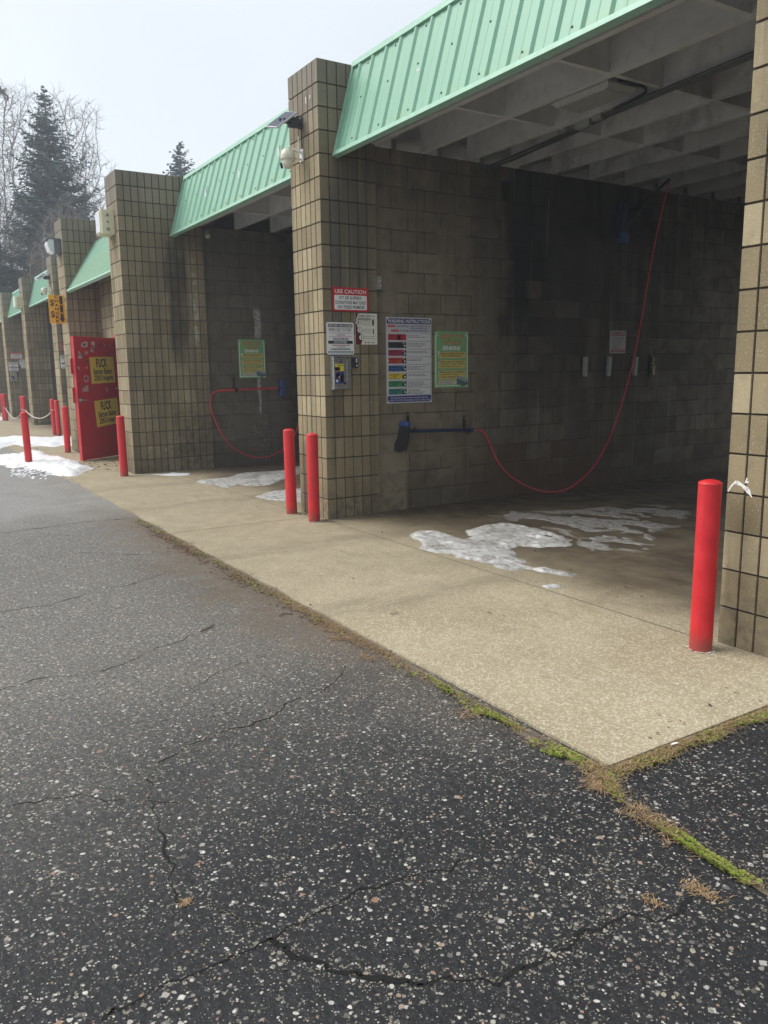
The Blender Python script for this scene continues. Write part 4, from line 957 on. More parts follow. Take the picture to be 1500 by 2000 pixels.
stick = [  # outline in the close-up, colour
    ([(200, 235), (225, 205), (260, 190), (295, 200), (292, 270), (235, 275), (205, 262)], (196, 186, 186)),
    ([(340, 200), (370, 185), (395, 205), (388, 270), (368, 300), (380, 340), (360, 350), (350, 315), (335, 345), (328, 325), (350, 280)], (206, 190, 196)),
    ([(440, 190), (470, 200), (482, 240), (480, 320), (465, 315), (462, 250), (445, 240)], (120, 84, 100)),
    ([(520, 245), (538, 222), (556, 245), (538, 270)], (170, 120, 140)), ([(585, 250), (603, 225), (622, 250), (603, 278)], (150, 104, 122)),
    ([(165, 330), (185, 330), (200, 365), (215, 380), (212, 435), (160, 425), (168, 370)], (200, 190, 196)),
    ([(246, 335), (295, 322), (304, 368), (252, 380)], (206, 150, 156)),
    ([(250, 465), (275, 430), (300, 462), (296, 490), (278, 503), (256, 490)], (130, 104, 78)), ([(145, 545), (165, 540), (188, 572), (178, 585)], (190, 180, 184)),
    ([(262, 555), (282, 535), (298, 558), (282, 585)], (206, 150, 160)),
    ([(240, 680), (262, 650), (285, 665), (312, 690), (304, 760), (255, 765), (235, 715)], (208, 140, 152)),
    ([(220, 810), (300, 808), (306, 892), (222, 893)], (196, 160, 160)), ([(222, 812), (248, 811), (249, 842), (223, 843)], (70, 50, 84)),
    ([(340, 850), (375, 815), (380, 880)], (150, 84, 84)), ([(535, 850), (555, 830), (582, 862), (570, 908)], (180, 130, 136)), ([(676, 842), (694, 822), (712, 842), (694, 868)], (200, 150, 120))]
for pts, col in stick:
    P = [dpt(*p) for p in pts]; hgt = .0011 if col != (70, 50, 84) else .0018
    f = [DF + DU * a + DV * b + DN * hgt for a, b in P]
    n = (f[1] - f[0]).cross(f[2] - f[0])
    mb = MB(); mb.face(f); cx = sum((Vector(p) for p in f), Vector()) / len(f)
    if len(pts) > 5:                               # a darker mark inside the bigger stickers
        g_ = [cx + (Vector(p) - cx) * .45 + DN * .0006 for p in f]; mb.face(g_, 1)
    mb.build('sticker', [flat(col), flat(tuple(int(c * .4) for c in col))], door)

# ------------------------------------------------------------------ bollards and chains
def make_bollard():
    t = thing('bollard', (0, 0, 0), 'x', 'bollard', 'red steel bollards in front of the pillars')
    mb = MB(); mb.lathe([(.057, -.03), (.057, .855), (.0565, .862)], 32); mb.build('post', M_RED, t, smooth=True, angle=40)
    mb = MB(); mb.lathe([(.0565, .862), (.0585, .863), (.0585, .868), (.055, .873), (.038, .881), (.016, .886), (0, .887)], 32); mb.build('cap', M_RED, t, smooth=True, angle=40)
    mb = MB(); rr = random.Random(3)
    for k in range(46):
        a = rr.uniform(0, 2 * math.pi); r = rr.uniform(.055, .07) if k < 38 else rr.uniform(.07, .14); s_ = rr.uniform(.004, .010)
        c_ = Vector((r * math.cos(a), r * math.sin(a), .0035)); tt = Vector((-math.sin(a), math.cos(a), 0)); rd = Vector((math.cos(a), math.sin(a), 0))
        mb.face([c_ - tt * s_ - rd * s_ * .4, c_ + tt * s_ * .8 - rd * s_ * .5, c_ + tt * s_ + rd * s_ * .3 + Vector((0, 0, .002)), c_ - tt * s_ * .6 + rd * s_ * .5])
    mb.build('paint_flakes', M_FLAKE, t)
    return t
proto = make_bollard()
def zpt(z, u, v): return on('z', z, u, v)
bl = [((4.45, -.172), 1.012, 0, 'red bollard nearest the camera, beside the right-hand pillar'),
      ((-.008, -.153), .985, 1, 'red bollard touching the middle pillar, right one of the pair'),
      ((-.538, -.145), 1.0, 2, 'red bollard at the middle pillar, left one of the pair'),
      ((-4.83, -.775), .99, 3, 'red bollard in front of the deep pillar, overlapping the red door'),
      ((-7.354, -1.686), 1.0, 4, 'red bollard standing in the snow patch left of the red door'),
      ((-9.168, -.729), .99, 5, 'red bollard in front of the pillar behind the red door'),
      ((-13.70, -.068), .98, 6, 'red bollard with no chain beside the far pillar, right one of that pair'),
      ((-14.13, -.086), 1.0, 7, 'red bollard holding the right end of the long sagging chain'),
      ((zpt(.9, 46.5, 773).x, zpt(.9, 46.5, 773).y), 1.0, 8, 'red bollard between the two chains, right one behind the snow bollard'),
      ((zpt(.9, 42.5, 772).x, zpt(.9, 42.5, 772).y), 1.0, 9, 'red bollard between the two chains, left one behind the snow bollard'),
      ((zpt(.9, 8, 768).x, zpt(.9, 8, 768).y), 1.0, 10, 'red bollard at the left picture edge, right one of that far pair'),
      ((zpt(.9, 3.5, 768).x, zpt(.9, 3.5, 768).y), 1.0, 11, 'red bollard at the left picture edge, outermost one')]
BP = []
for k, ((x, y), h, sd, lab) in enumerate(bl):
    o = proto if k == 0 else copy_tree(proto)
    o.location = (x, y, 0 if AY0 < y else -.012); o.rotation_euler = (R.uniform(-.012, .012), R.uniform(-.012, .012), sd * 1.3); o.scale = (1, 1, h); o['label'] = lab; BP.append(Vector((x, y, .9 * h)))
def chain(a, b, sag, label):
    a = Vector(a); b = Vector(b); pts = []
    for k in range(25):
        t = k / 24; p = a.lerp(b, t); p.z -= sag * 4 * t * (1 - t); pts.append(p)
    mb = MB(); mb.tube(pts, .014, 6); mb.tube([a + Vector((0, 0, .01)), a + Vector((0, 0, -.01))], .063, 16); mb.tube([b + Vector((0, 0, .01)), b + Vector((0, 0, -.01))], .063, 16)
    tag(mb.build('barrier_chain', M_ROPE, None, smooth=True, angle=40), label, 'chain', 'pale chains between bollards')
def bz(p, z): return (p.x, p.y, z)
chain(bz(BP[8], .5), bz(BP[7], .62), .22, 'pale sagging chain in front of the fourth bay, the longer one')
chain(bz(BP[10], .42), bz(BP[9], .5), .3, 'pale sagging chain at the left picture edge')

# ------------------------------------------------------------------ ice and snow
def inside(P, x, y):
    c_ = False; j = len(P) - 1
    for i in range(len(P)):
        xi, yi = P[i]; xj, yj = P[j]
        if (yi > y) != (yj > y) and x < (xj - xi) * (y - yi) / (yj - yi) + xi: c_ = not c_
        j = i
    return c_
def dist(P, x, y):
    best = 9e9
    for i in range(len(P)):
        x0, y0 = P[i - 1]; x1, y1 = P[i]; dx, dy = x1 - x0, y1 - y0; L = dx * dx + dy * dy
        t = max(0, min(1, ((x - x0) * dx + (y - y0) * dy) / L)) if L > 0 else 0
        best = min(best, (x - x0 - t * dx) ** 2 + (y - y0 - t * dy) ** 2)
    return math.sqrt(best)
def patch(name, pix, mat, h, res, soft, z0=0., rough=.25, jag=.02, fr=6., holes=0., cover=.33):
    P = [(p.x, p.y) for p in (on('z', z0, *q) for q in pix)]
    xa, xb = min(x for x, _ in P) - res * 3, max(x for x, _ in P) + res * 3; ya, yb = min(y for _, y in P) - res * 3, max(y for _, y in P) + res * 3
    nx, ny = int((xb - xa) / res) + 2, int((yb - ya) / res) + 2; idx = {}; H = {}
    mb = MB()
    for j in range(ny):
        for i in range(nx):
            x, y = xa + i * res, ya + j * res; d = dist(P, x, y); d = d if inside(P, x, y) else -d
            d += jag * mnoise.fractal((x * fr, y * fr, 3.3), 1., 2., 4)
            if holes: d = min(d, .05 + holes * (mnoise.fractal((x * 2.6, y * 4.2, 8.8), 1., 2., 5) + cover))
            hh = h * smoothstep(0, soft, d) * (1 - rough + rough * 2 * (.5 + .5 * mnoise.fractal((x * 9, y * 9, 1), 1., 2., 4)))
            H[i, j] = (x, y, z0 + (hh if d > 0 else -.01 * min(1, -d / res)) , d)
    for (i, j), q in H.items(): idx[i, j] = len(mb.v); mb.v.append(q[:3])
    for j in range(ny - 1):
        for i in range(nx - 1):
            if max(H[i, j][3], H[i + 1, j][3], H[i, j + 1][3], H[i + 1, j + 1][3]) > 0:
                mb.f.append((idx[i, j], idx[i + 1, j], idx[i + 1, j + 1], idx[i, j + 1])); mb.m.append(0); mb.t.append(.5)
    used = sorted({k for f in mb.f for k in f}); rm = {k: n for n, k in enumerate(used)}
    mb.v = [mb.v[k] for k in used]; mb.f = [tuple(rm[k] for k in f) for f in mb.f]
    return mb.build(name, mat, None, smooth=True)
c4 = lambda L: [(760 + u * .4933, 880 + v * .4933) for u, v in L]
front = c4([(85, 335), (110, 318), (170, 316), (230, 330), (300, 350), (320, 340), (300, 320), (360, 300), (450, 285), (540, 300), (640, 320), (725, 355), (720, 378), (600, 385), (520, 380), (480, 390), (500, 415), (540, 440), (600, 460), (680, 475), (740, 490), (735, 503), (690, 500), (600, 480), (550, 470), (480, 475), (440, 470), (400, 450), (330, 435), (270, 425), (240, 410), (150, 400), (110, 385), (140, 370), (100, 350)])
tag(patch('ice_patch', front, m_ice('pale_ice', .12), .016, .012, .06, 0., .45, .035, 9., .17), 'pale ragged ice sheet at the mouth of the near wash bay', 'ice', 'ice patches on the wash floor')
back = c4([(270, 235), (300, 230), (380, 240), (450, 238), (560, 240), (650, 238), (750, 232), (850, 220), (950, 215), (1050, 215), (1150, 225), (1200, 250), (1215, 275), (1150, 300), (1080, 310), (1050, 340), (1060, 370), (1040, 400), (1000, 410), (900, 395), (800, 400), (748, 375), (735, 350), (650, 316), (545, 294), (470, 280), (450, 265), (400, 260), (350, 245)])
tag(patch('ice_patch', back, M_ICE, .007, .013, .08, .0, .4, .05, 7., .6, .02), 'thin dirty grey ice deeper inside the near wash bay', 'ice', 'ice patches on the wash floor')
tag(patch('ice_patch', c4([(610, 535), (650, 528), (690, 535), (680, 545), (630, 548)]), m_ice('pale_ice_b', .1), .01, .008, .03), 'tiny ice scrap on the concrete in front of the near bay ice', 'ice', 'ice patches on the wash floor')
c2 = lambda L: [(380 + u / 6.25, 640 + v / 6.25) for u, v in L]
tag(patch('ice_patch', c2([(10, 1890), (60, 1860), (200, 1850), (400, 1830), (520, 1790), (640, 1770), (760, 1765), (1000, 1750), (1100, 1740), (1240, 1700), (1330, 1695), (1330, 1770), (1100, 1850), (900, 1925), (700, 1935), (560, 1920), (440, 1935), (400, 1960), (330, 1955), (290, 1930), (150, 1905)]), m_ice('pale_ice_c', .25), .012, .025, .06), 'long pale ice sheet on the floor of the second bay', 'ice', 'ice patches on the wash floor')
tag(patch('ice_patch', [(498, 970), (530, 960), (560, 956), (606, 955), (606, 985), (560, 979), (520, 976)], m_ice('pale_ice_d', .2), .012, .02, .05), 'small ice patch just left of the middle pillar bollards', 'ice', 'ice patches on the wash floor')
tag(patch('ice_patch', [(200 + u / 6.25, 620 + v / 6.25) for u, v in ((600, 1917), (780, 1912), (850, 1895), (960, 1905), (1085, 1898), (1060, 1925), (900, 1934), (780, 1930))], M_SNOW, .012, .02, .05), 'small white ice strip at the foot of the deep pillar', 'ice', 'ice patches on the wash floor')
c5 = lambda L: [(u / 7.69, 680 + v / 7.69) for u, v in L]
tag(patch('snow_patch', c5([(-500, 1660), (0, 1640), (90, 1640), (200, 1620), (330, 1590), (500, 1560), (600, 1550), (680, 1580), (780, 1630), (900, 1660), (1050, 1680), (1150, 1700), (1300, 1770), (1420, 1800), (1390, 1850), (1250, 1900), (1150, 1935), (1000, 1945), (850, 1930), (780, 1900), (700, 1850), (560, 1830), (400, 1820), (300, 1790), (200, 1810), (120, 1790), (50, 1760), (0, 1750), (-500, 1740)]), M_SNOW, .075, .035, .22, -.012, .3, .09, 3.), 'white melting snow patch around the bollard left of the red door', 'snow', 'melting snow patches')
tag(patch('snow_patch', c5([(-600, 1350), (0, 1355), (180, 1330), (350, 1330), (520, 1340), (780, 1352), (960, 1332), (1120, 1325), (1120, 1480), (950, 1450), (800, 1490), (600, 1470), (400, 1490), (200, 1450), (0, 1500), (-600, 1500)]), M_SNOW, .05, .06, .3, 0, .3, .1, 2.), 'white melting snow band across the slab behind the snow bollard', 'snow', 'melting snow patches')
tag(patch('snow_patch', c5([(-600, 1010), (0, 1025), (60, 1035), (105, 1055), (60, 1072), (0, 1085), (-600, 1100)]), M_SNOW, .05, .07, .3, 0, .3, .1, 2.), 'white snow strip at the left picture edge near the far bollards', 'snow', 'melting snow patches')
# crumbs of snow in front of the big patch
mb = MB(); rr = random.Random(14)
for k in range(110):
    u, v = rr.uniform(20, 105), rr.gauss(924, 6); p = on('z', -.012, u, v)
    if abs(v - 924) > 13: continue
    s_ = rr.uniform(.008, .045); mb.lathe([(s_, 0), (s_ * .8, s_ * .35), (0, s_ * .55)], 6, p, (rr.gauss(0, .2), rr.gauss(0, .2), 1))
tag(mb.build('snow_crumbs', M_SNOW), 'scattered crumbs of melting snow on the asphalt beside the snow patch', 'snow', kind='stuff')

# ------------------------------------------------------------------ moss, dry grass and litter along the slab
M_MOSS = m_tint('moss_green', (.095, .13, .016), (.27, .32, .045), .95)
M_STRAW = m_tint('dry_grass', (.13, .065, .03), (.40, .28, .15), .85)
M_LEAF = m_tint('dead_leaf', (.045, .025, .015), (.2, .10, .05), .85)
M_SOIL = m_tint('edge_soil', (.06, .05, .038), (.19, .155, .11), .95)
moss, straw, leaf = MB(), MB(), MB(); rr = random.Random(21)
def along(seg, t):
    L = [(Vector(b) - Vector(a)).length for a, b in zip(seg[:-1], seg[1:])]; d = t * sum(L)
    for k, l in enumerate(L):
        if d <= l or k == len(L) - 1: return Vector(seg[k]).lerp(Vector(seg[k + 1]), d / l), (Vector(seg[k + 1]) - Vector(seg[k])).normalized()
        d -= l
LEFT = [(5.07, -1.56, -.012), (4.6, -1.58, -.012), (3.2, -1.565, -.012), (1.6, -1.56, -.012), (-1.2, -1.555, -.012)]
RIGHT = [(5.09, -1.54, -.012), (5.092, -.9, -.012), (5.095, -.2, -.012)]
SEAM = [(5.09, -1.585, -.012), (5.25, -1.665, -.012), (5.4, -1.683, -.012), (5.62, -1.698, -.012), (6.1, -1.72, -.012)]
def strip(seg, n, dens, width, mossf, strawf, out):
    for k in range(n):
        t = rr.random(); p, d = along(seg, t); o = Vector((d.y, -d.x, 0)) * out
        wn = .45 + .75 * smoothstep(-.45, .5, mnoise.noise((p.x * 4.3, p.y * 4.3, 12)))
        q = p + o * (rr.random() ** 1.3) * width * wn - o * .012; mo = mossf(p) * smoothstep(-.28, .12, mnoise.noise((p.x * 3.1, p.y * 3.1, 30)) + .12 * rr.gauss(0, 1)); st = strawf(p)
        j = mnoise.noise((p.x * 5, p.y * 5, 6)) * .5 + .5
        if rr.random() < mo * (.35 + j):
            w = rr.uniform(.004, .011); a = rr.uniform(0, 6.28); lean = Vector((math.cos(a), math.sin(a), 0)); hgt = .006 * (.4 + rr.random()) + .012 * j * (1 - abs(2 * ((q - p).length / max(width, .01)) - .8))
            b = Vector((-lean.y, lean.x, 0)); base = q + Vector((0, 0, .001 + max(0, hgt) * .5))
            moss.face([base - b * w, base + b * w, base + lean * w * 1.2 + b * w * .4 + Vector((0, 0, .006)), base + lean * w * 1.2 - b * w * .4 + Vector((0, 0, .007))], 0, rr.random() * .6 + .4 * j)
        if rr.random() < st * (.3 + .9 * (1 - j)):
            a = rr.gauss(math.atan2(d.y, d.x), .9) + (math.pi if rr.random() < .5 else 0); L = rr.uniform(.012, .055); w = rr.uniform(.0006, .0014)
            u = Vector((math.cos(a), math.sin(a), 0)); b = Vector((-u.y, u.x, 0)) * w; up = Vector((0, 0, rr.uniform(.001, .009)))
            c0 = q + Vector((0, 0, rr.uniform(.002, .016))); c1 = c0 + u * L * .5 + up; c2 = c0 + u * L + up * rr.uniform(.1, 1.2); tt = rr.random()
            straw.face([c0 - b, c0 + b, c1 + b, c1 - b], 0, tt); straw.face([c1 - b, c1 + b, c2 + b * .3, c2 - b * .3], 0, tt)
strip(LEFT, 30000, 1, .07, lambda p: .8 * smoothstep(3.9, 4.6, p.x) * (1 if p.x < 4.97 else .2) + .05, lambda p: .10 + .30 * smoothstep(3.9, 3.4, p.x) * smoothstep(1.5, 3, p.x) + .3 * smoothstep(4.93, 5.03, p.x), -1)
strip(RIGHT, 11000, 1, .065, lambda p: .95 if (-1.43 < p.y < -1.12 or -.86 < p.y < -.72) else .15, lambda p: .22, 1)
strip(SEAM, 9000, 1, .045, lambda p: (.3 if 5.28 < p.x < 5.45 else .9) * (1 if p.x < 5.85 else .3), lambda p: .14 if p.x < 5.2 or 5.3 < p.x < 5.48 else .03, -1)
def tuft(x, y, n, r, up=.02, L0=.03, L1=.1):
    up *= .5
    for k in range(n):
        a = rr.uniform(0, 6.28); L = rr.uniform(L0, L1); w = rr.uniform(.0008, .0018); u = Vector((math.cos(a), math.sin(a), 0)); b = Vector((-u.y, u.x, 0)) * w
        c0 = Vector((x + rr.gauss(0, r), y + rr.gauss(0, r * .6), -.01)); c1 = c0 + u * L * .5 + Vector((0, 0, rr.uniform(.004, up))); c2 = c0 + u * L + Vector((0, 0, rr.uniform(0, up))); tt = rr.random()
        straw.face([c0 - b, c0 + b, c1 + b, c1 - b], 0, tt); straw.face([c1 - b, c1 + b, c2 + b * .3, c2 - b * .3], 0, tt)
tuft(5.09, -1.59, 260, .04, .018, .015, .07); tuft(5.14, -1.65, 150, .022, .018, .015, .06); tuft(5.36, -1.69, 60, .035, .05, .02, .07); tuft(5.70, -1.85, 170, .026, .012, .008, .026); tuft(5.66, -2.0, 60, .018, .01, .006, .02); tuft(4.95, -3.1, 30, .012, .008, .008, .025)
for x, y in ((3.05, -1.62), (3.2, -1.66), (2.9, -1.6), (3.55, -1.66), (4.4, -1.66), (5.52, -1.69)): tuft(x, y, 70, .04, .012, .015, .05)
# leaf litter: washed against the slab and blown into corners
def litter(cx, cy, sx, sy, n, z=0., smin=.004, smax=.016):
    for k in range(n):
        x, y = rr.gauss(cx, sx), rr.gauss(cy, sy); s_ = rr.uniform(smin, smax); a = rr.uniform(0, 6.28); u = Vector((math.cos(a), math.sin(a), rr.gauss(0, .2))); v = Vector((-math.sin(a), math.cos(a), rr.gauss(0, .25))) * rr.uniform(.25, .8)
        zz = z if y > AY0 else -.012; p = Vector((x, y, zz + .003 + s_ * .3)); tt = rr.random()
        leaf.face([p - u * s_, p - u * s_ * .2 + v * s_, p + u * s_, p - u * s_ * .1 - v * s_], 0, tt)
for x in [1.75 - .22 * k for k in range(13)]: litter(x, -1.60 - .02 * rr.random(), .12, .045, 150 if (-.4 < x < .7 or 1.4 < x < 1.9) else 40)
for x in (2.1, 2.4, 2.7, 3.0, 3.3): litter(x, -1.61, .12, .04, 35)
litter(.02, -.06, .05, .05, 70, smin=.003, smax=.012); litter(.1, .02 - .03, .1, .02, 60, smin=.003, smax=.01); litter(-.35, -.05, .2, .04, 50); litter(1.6, -1.9, .7, .25, 160, smin=.002, smax=.007)
litter(-5.0, .35, .25, .25, 40); litter(-7.2, -.5, .5, .3, 260, smax=.03); litter(-6.2, -.75, .5, .25, 150, smax=.03); litter(-4.86, .6, .05, .3, 60)
litter(2.2, .4, 1.3, .35, 50); litter(-2.5, -.4, 1.3, .5, 40, smax=.02); litter(1.5, -.7, 1.8, .4, 24, smax=.014); litter(2.6, 1.2, 1., .4, 60, smax=.02); litter(5.0, -1.0, .1, .3, 20)
litter(-7.5, -1.75, .5, .08, 120, smax=.03); litter(-7.2, -1.5, .9, .2, 40, .05, .008, .03); litter(-9.5, -1.4, 1.2, .3, 50, .05, .01, .03)
# soil bed under moss and grass
soil = MB()
for seg, w, out in ((LEFT, .06, -1), (RIGHT, .055, 1), (SEAM, .03, -1)):
    K = 520; prev = None
    for k in range(K + 1):
        p, d = along(seg, k / K); o = Vector((d.y, -d.x, 0)) * out; ww = w * max(.12, .6 + .8 * mnoise.noise((p.x * 6, p.y * 6, 2)) + .5 * mnoise.noise((p.x * 31, p.y * 31, 2)))
        row = [p - o * (.004 if seg is SEAM else .035) + Vector((0, 0, -.003 if seg is SEAM else .004)), p + o * ww * .4 + Vector((0, 0, .006 + .004 * mnoise.noise((p.x * 25, p.y * 25, 7)))), p + o * ww * 1.15 + Vector((0, 0, -.006))]
        if prev: soil.face([prev[0], row[0], row[1], prev[1]][::int(out)], 0, rr.random()); soil.face([prev[1], row[1], row[2], prev[2]][::int(out)], 0, rr.random())
        prev = row
for seg, w, out in ((LEFT, .075, -1), (RIGHT, .07, 1), (SEAM, .05, -1)):      # grit mixed into the soil
    for k in range(5200 if seg is LEFT else 1800):
        p, d = along(seg, rr.random()); o = Vector((d.y, -d.x, 0)) * out; q = p + o * rr.gauss(.35, .5) * w + Vector((0, 0, .010)); s_ = rr.uniform(.0012, .005); a = rr.uniform(0, 6.28); u = Vector((math.cos(a), math.sin(a), rr.gauss(0, .2))) * s_; v = Vector((-math.sin(a), math.cos(a), rr.gauss(0, .2))) * s_ * .7
        if (q - p).dot(o) < -.012: continue
        soil.face([q - u, q + v * .9, q + u * .9, q - v], 0, rr.random())
tag(soil.build('edge_soil', M_SOIL), kind='structure')
tag(moss.build('moss', M_MOSS), 'bright green moss growing along the concrete edge', 'moss', kind='stuff')
tag(straw.build('dry_grass', M_STRAW), 'dry brown grass in the joints along the concrete edge', 'dry grass', kind='stuff')
tag(leaf.build('leaf_litter', M_LEAF), 'small dead leaves scattered on the concrete and asphalt', 'leaf litter', kind='stuff')
def twig(pts, r, label):
    mb = MB(); q = [on('z', -.004, *p) for p in pts]; mb.tube(spline(q, 5), r, 6); tag(mb.build('twig', M_LEAF, None, smooth=True), label, 'twig', 'twigs on the asphalt')
twig([(391, 1233), (405, 1227), (418, 1220)], .004, 'dark twig lying on the asphalt left of the soil stain')
twig([(545, 1203), (556, 1198), (572, 1199)], .0035, 'thin twig lying on the soil near the concrete edge')
p = on('z', 0, 1317, 1455); mb = MB(); O = Vector((p.x, p.y, .0)); mb.face([O + Vector((-.008, -.014, .004)), O + Vector((.003, -.02, .007)), O + Vector((.011, .008, .009)), O + Vector((0, .02, .007)), O + Vector((-.011, .008, .004))])
tag(mb.build('paper_scrap', flat((225, 224, 216))), 'small white scrap of litter on the moss at the slab corner', 'litter')

# exposed aggregate in the near asphalt: flat broken stones bedded in the binder
mb = MB(); rr = random.Random(31)
def stone(x, y, s_, z=-.0116):
    if (y > -1.60 and x < 5.13) or (abs(y + 1.60 + .11 * (x - 5.09) ** .5) < .05 if x >= 5.09 else False): return
    a = rr.uniform(0, 6.28); el = rr.uniform(.45, 1.); k = rr.choice((4, 5, 5, 6, 7)); ca, sa = math.cos(a), math.sin(a); tl = (rr.gauss(0, .12), rr.gauss(0, .12)); P = []
    for q in range(k):
        t = (q + rr.uniform(-.3, .3)) * 6.283 / k; r = s_ * rr.uniform(.65, 1.1); u, v = r * math.cos(t), r * math.sin(t) * el
        P.append((x + u * ca - v * sa, y + u * sa + v * ca, z + s_ * .18 + (u * tl[0] + v * tl[1])))
    mb.face(P, 0, rr.random())
for k in range(60000):
    x, y = rr.uniform(-1.5, 3.4), rr.uniform(-4.0, -1.62)
    if x < .5 and rr.random() < .4: continue
    if rr.random() > .6 + .6 * mnoise.fractal((x * 1.7, y * 1.7, 5.), 1., 2., 3) - .5 * smoothstep(-2.3, -1.7, y) * smoothstep(.2, 1., x): continue
    stone(x, y, min(.007, .0022 + rr.expovariate(1 / .0012)))
for k in range(52000):
    x, y = rr.uniform(3.1, 6.5), rr.uniform(-4.2, -1.3)
    if rr.random() < .12: continue
    d = mnoise.fractal((x * 1.7, y * 1.7, 5.), 1., 2., 3)
    if rr.random() > .55 + .7 * d: continue
    stone(x, y, min(.0085, .0013 + rr.expovariate(1 / .00125)))
g = G('bedded_stone'); t_ = g.attr('tint'); n_ = g.noise(g.pos(), 220., 2.)
sc_ = g.ramp(t_, [(0, (.09, .083, .072)), (.25, (.16, .142, .11)), (.45, (.29, .255, .19)), (.62, (.37, .33, .25)), (.74, (.18, .145, .105)), (.86, (.44, .41, .335)), (.94, (.29, .265, .23)), (1, (.25, .14, .085))])
tag(mb.build('exposed_stones', g.out(g.mix(g.mul(n_, .5), sc_, (.2, .18, .15)), .6)), 'pale broken stones worn flush in the near asphalt', 'stones', kind='stuff')

# ------------------------------------------------------------------ trees behind the building
M_BARK = m_tint('grey_bark', (.07, .06, .052), (.16, .14, .12), .9)
M_TWIG = m_tint('bare_twigs', (.10, .085, .075), (.22, .19, .17), .9)
M_NEEDLE = m_tint('spruce_needles', (.022, .045, .047), (.09, .14, .152), .8)
def at(u, v, D):
    d = ray(u, v); k = D / math.hypot(d.x, d.y); return CAM + d * k
def spruce(u, vtop, D, rad, seed, label, group=None, dens=1., lowest=.06):
    top = at(u, vtop, D); base = Vector((top.x, top.y, -.2)); H = top.z - base.z; rr = random.Random(seed)
    t = thing('spruce_tree', base, label, 'spruce', group); o = tuple(base)
    mb = MB(); mb.tube([base, base + Vector((.05, 0, H * .5)), top], [rad * .075, rad * .045, .012], 8); mb.build('trunk', M_BARK, t, o, True)
    mb = MB(); z = H * lowest
    while z < H - .05:
        f = 1 - z / H; nb = int(rr.choice((5, 6, 7)) * (1 if f > .1 else .7)); ph = rr.uniform(0, 6.28)
        for k in range(max(3, nb)):
            a = ph + 6.283 * k / nb + rr.gauss(0, .22); L = max(.08, rad * (f ** .85) * rr.uniform(.5, 1.15)); dr = Vector((math.cos(a), math.sin(a), 0)); sd = Vector((-dr.y, dr.x, 0))
            sc_ = .3 + .7 * min(1, f * 6); p0 = base + Vector((0, 0, z + rr.gauss(0, .1))); seg = max(3, int(L / .16)); pts = []
            for q in range(seg + 1):
                x = q / seg; pts.append(p0 + dr * (L * x) + Vector((0, 0, L * (-.26 * x + .34 * x * x * x + (.45 * x * (1 - f / .35) if f < .35 else 0)))) + sd * (.03 * L * math.sin(x * 4 + k)))
            mb.tube([pts[0], pts[seg // 2], pts[-1]], [.018 * rad * f + .006, .010, .004], 3, 0, .1, False)
            for q in range(1, seg + 1):
                x = q / seg; p = pts[q]; wl = L * .36 * (1 - .75 * x) + .07
                for side in (-1, 1):
                    if rr.random() > dens: continue
                    tw = p + sd * side * wl * rr.uniform(.6, 1.15) + dr * wl * rr.uniform(.3, .8) + Vector((0, 0, rr.uniform(-.30, .02) * wl))
                    n = max(2, int((tw - p).length / .1))
                    for e in range(n):
                        c0 = p.lerp(tw, e / n); c1 = p.lerp(tw, min(1, (e + 1.6) / n)); up = Vector((rr.gauss(0, .03), rr.gauss(0, .03), rr.uniform(.025, .07))); tt = min(1, max(0, .25 + .5 * x + rr.gauss(0, .2)))
                        mb.face([c0 - up * .6, c1, c0 + up], 0, tt)
                        w2 = (c1 - c0).cross(Vector((0, 0, 1))); w2 = w2.normalized() * rr.uniform(.04, .085) * sc_ if w2.length > 1e-5 else sd * .04
                        mb.face([c0 - w2, c1 + Vector((0, 0, -.02)), c0 + w2 + Vector((0, 0, -.03))], 0, tt * .85)
        z += H * rr.uniform(.011, .017) * (.6 + .6 * f)
    mb.build('crown', M_NEEDLE, t, o)
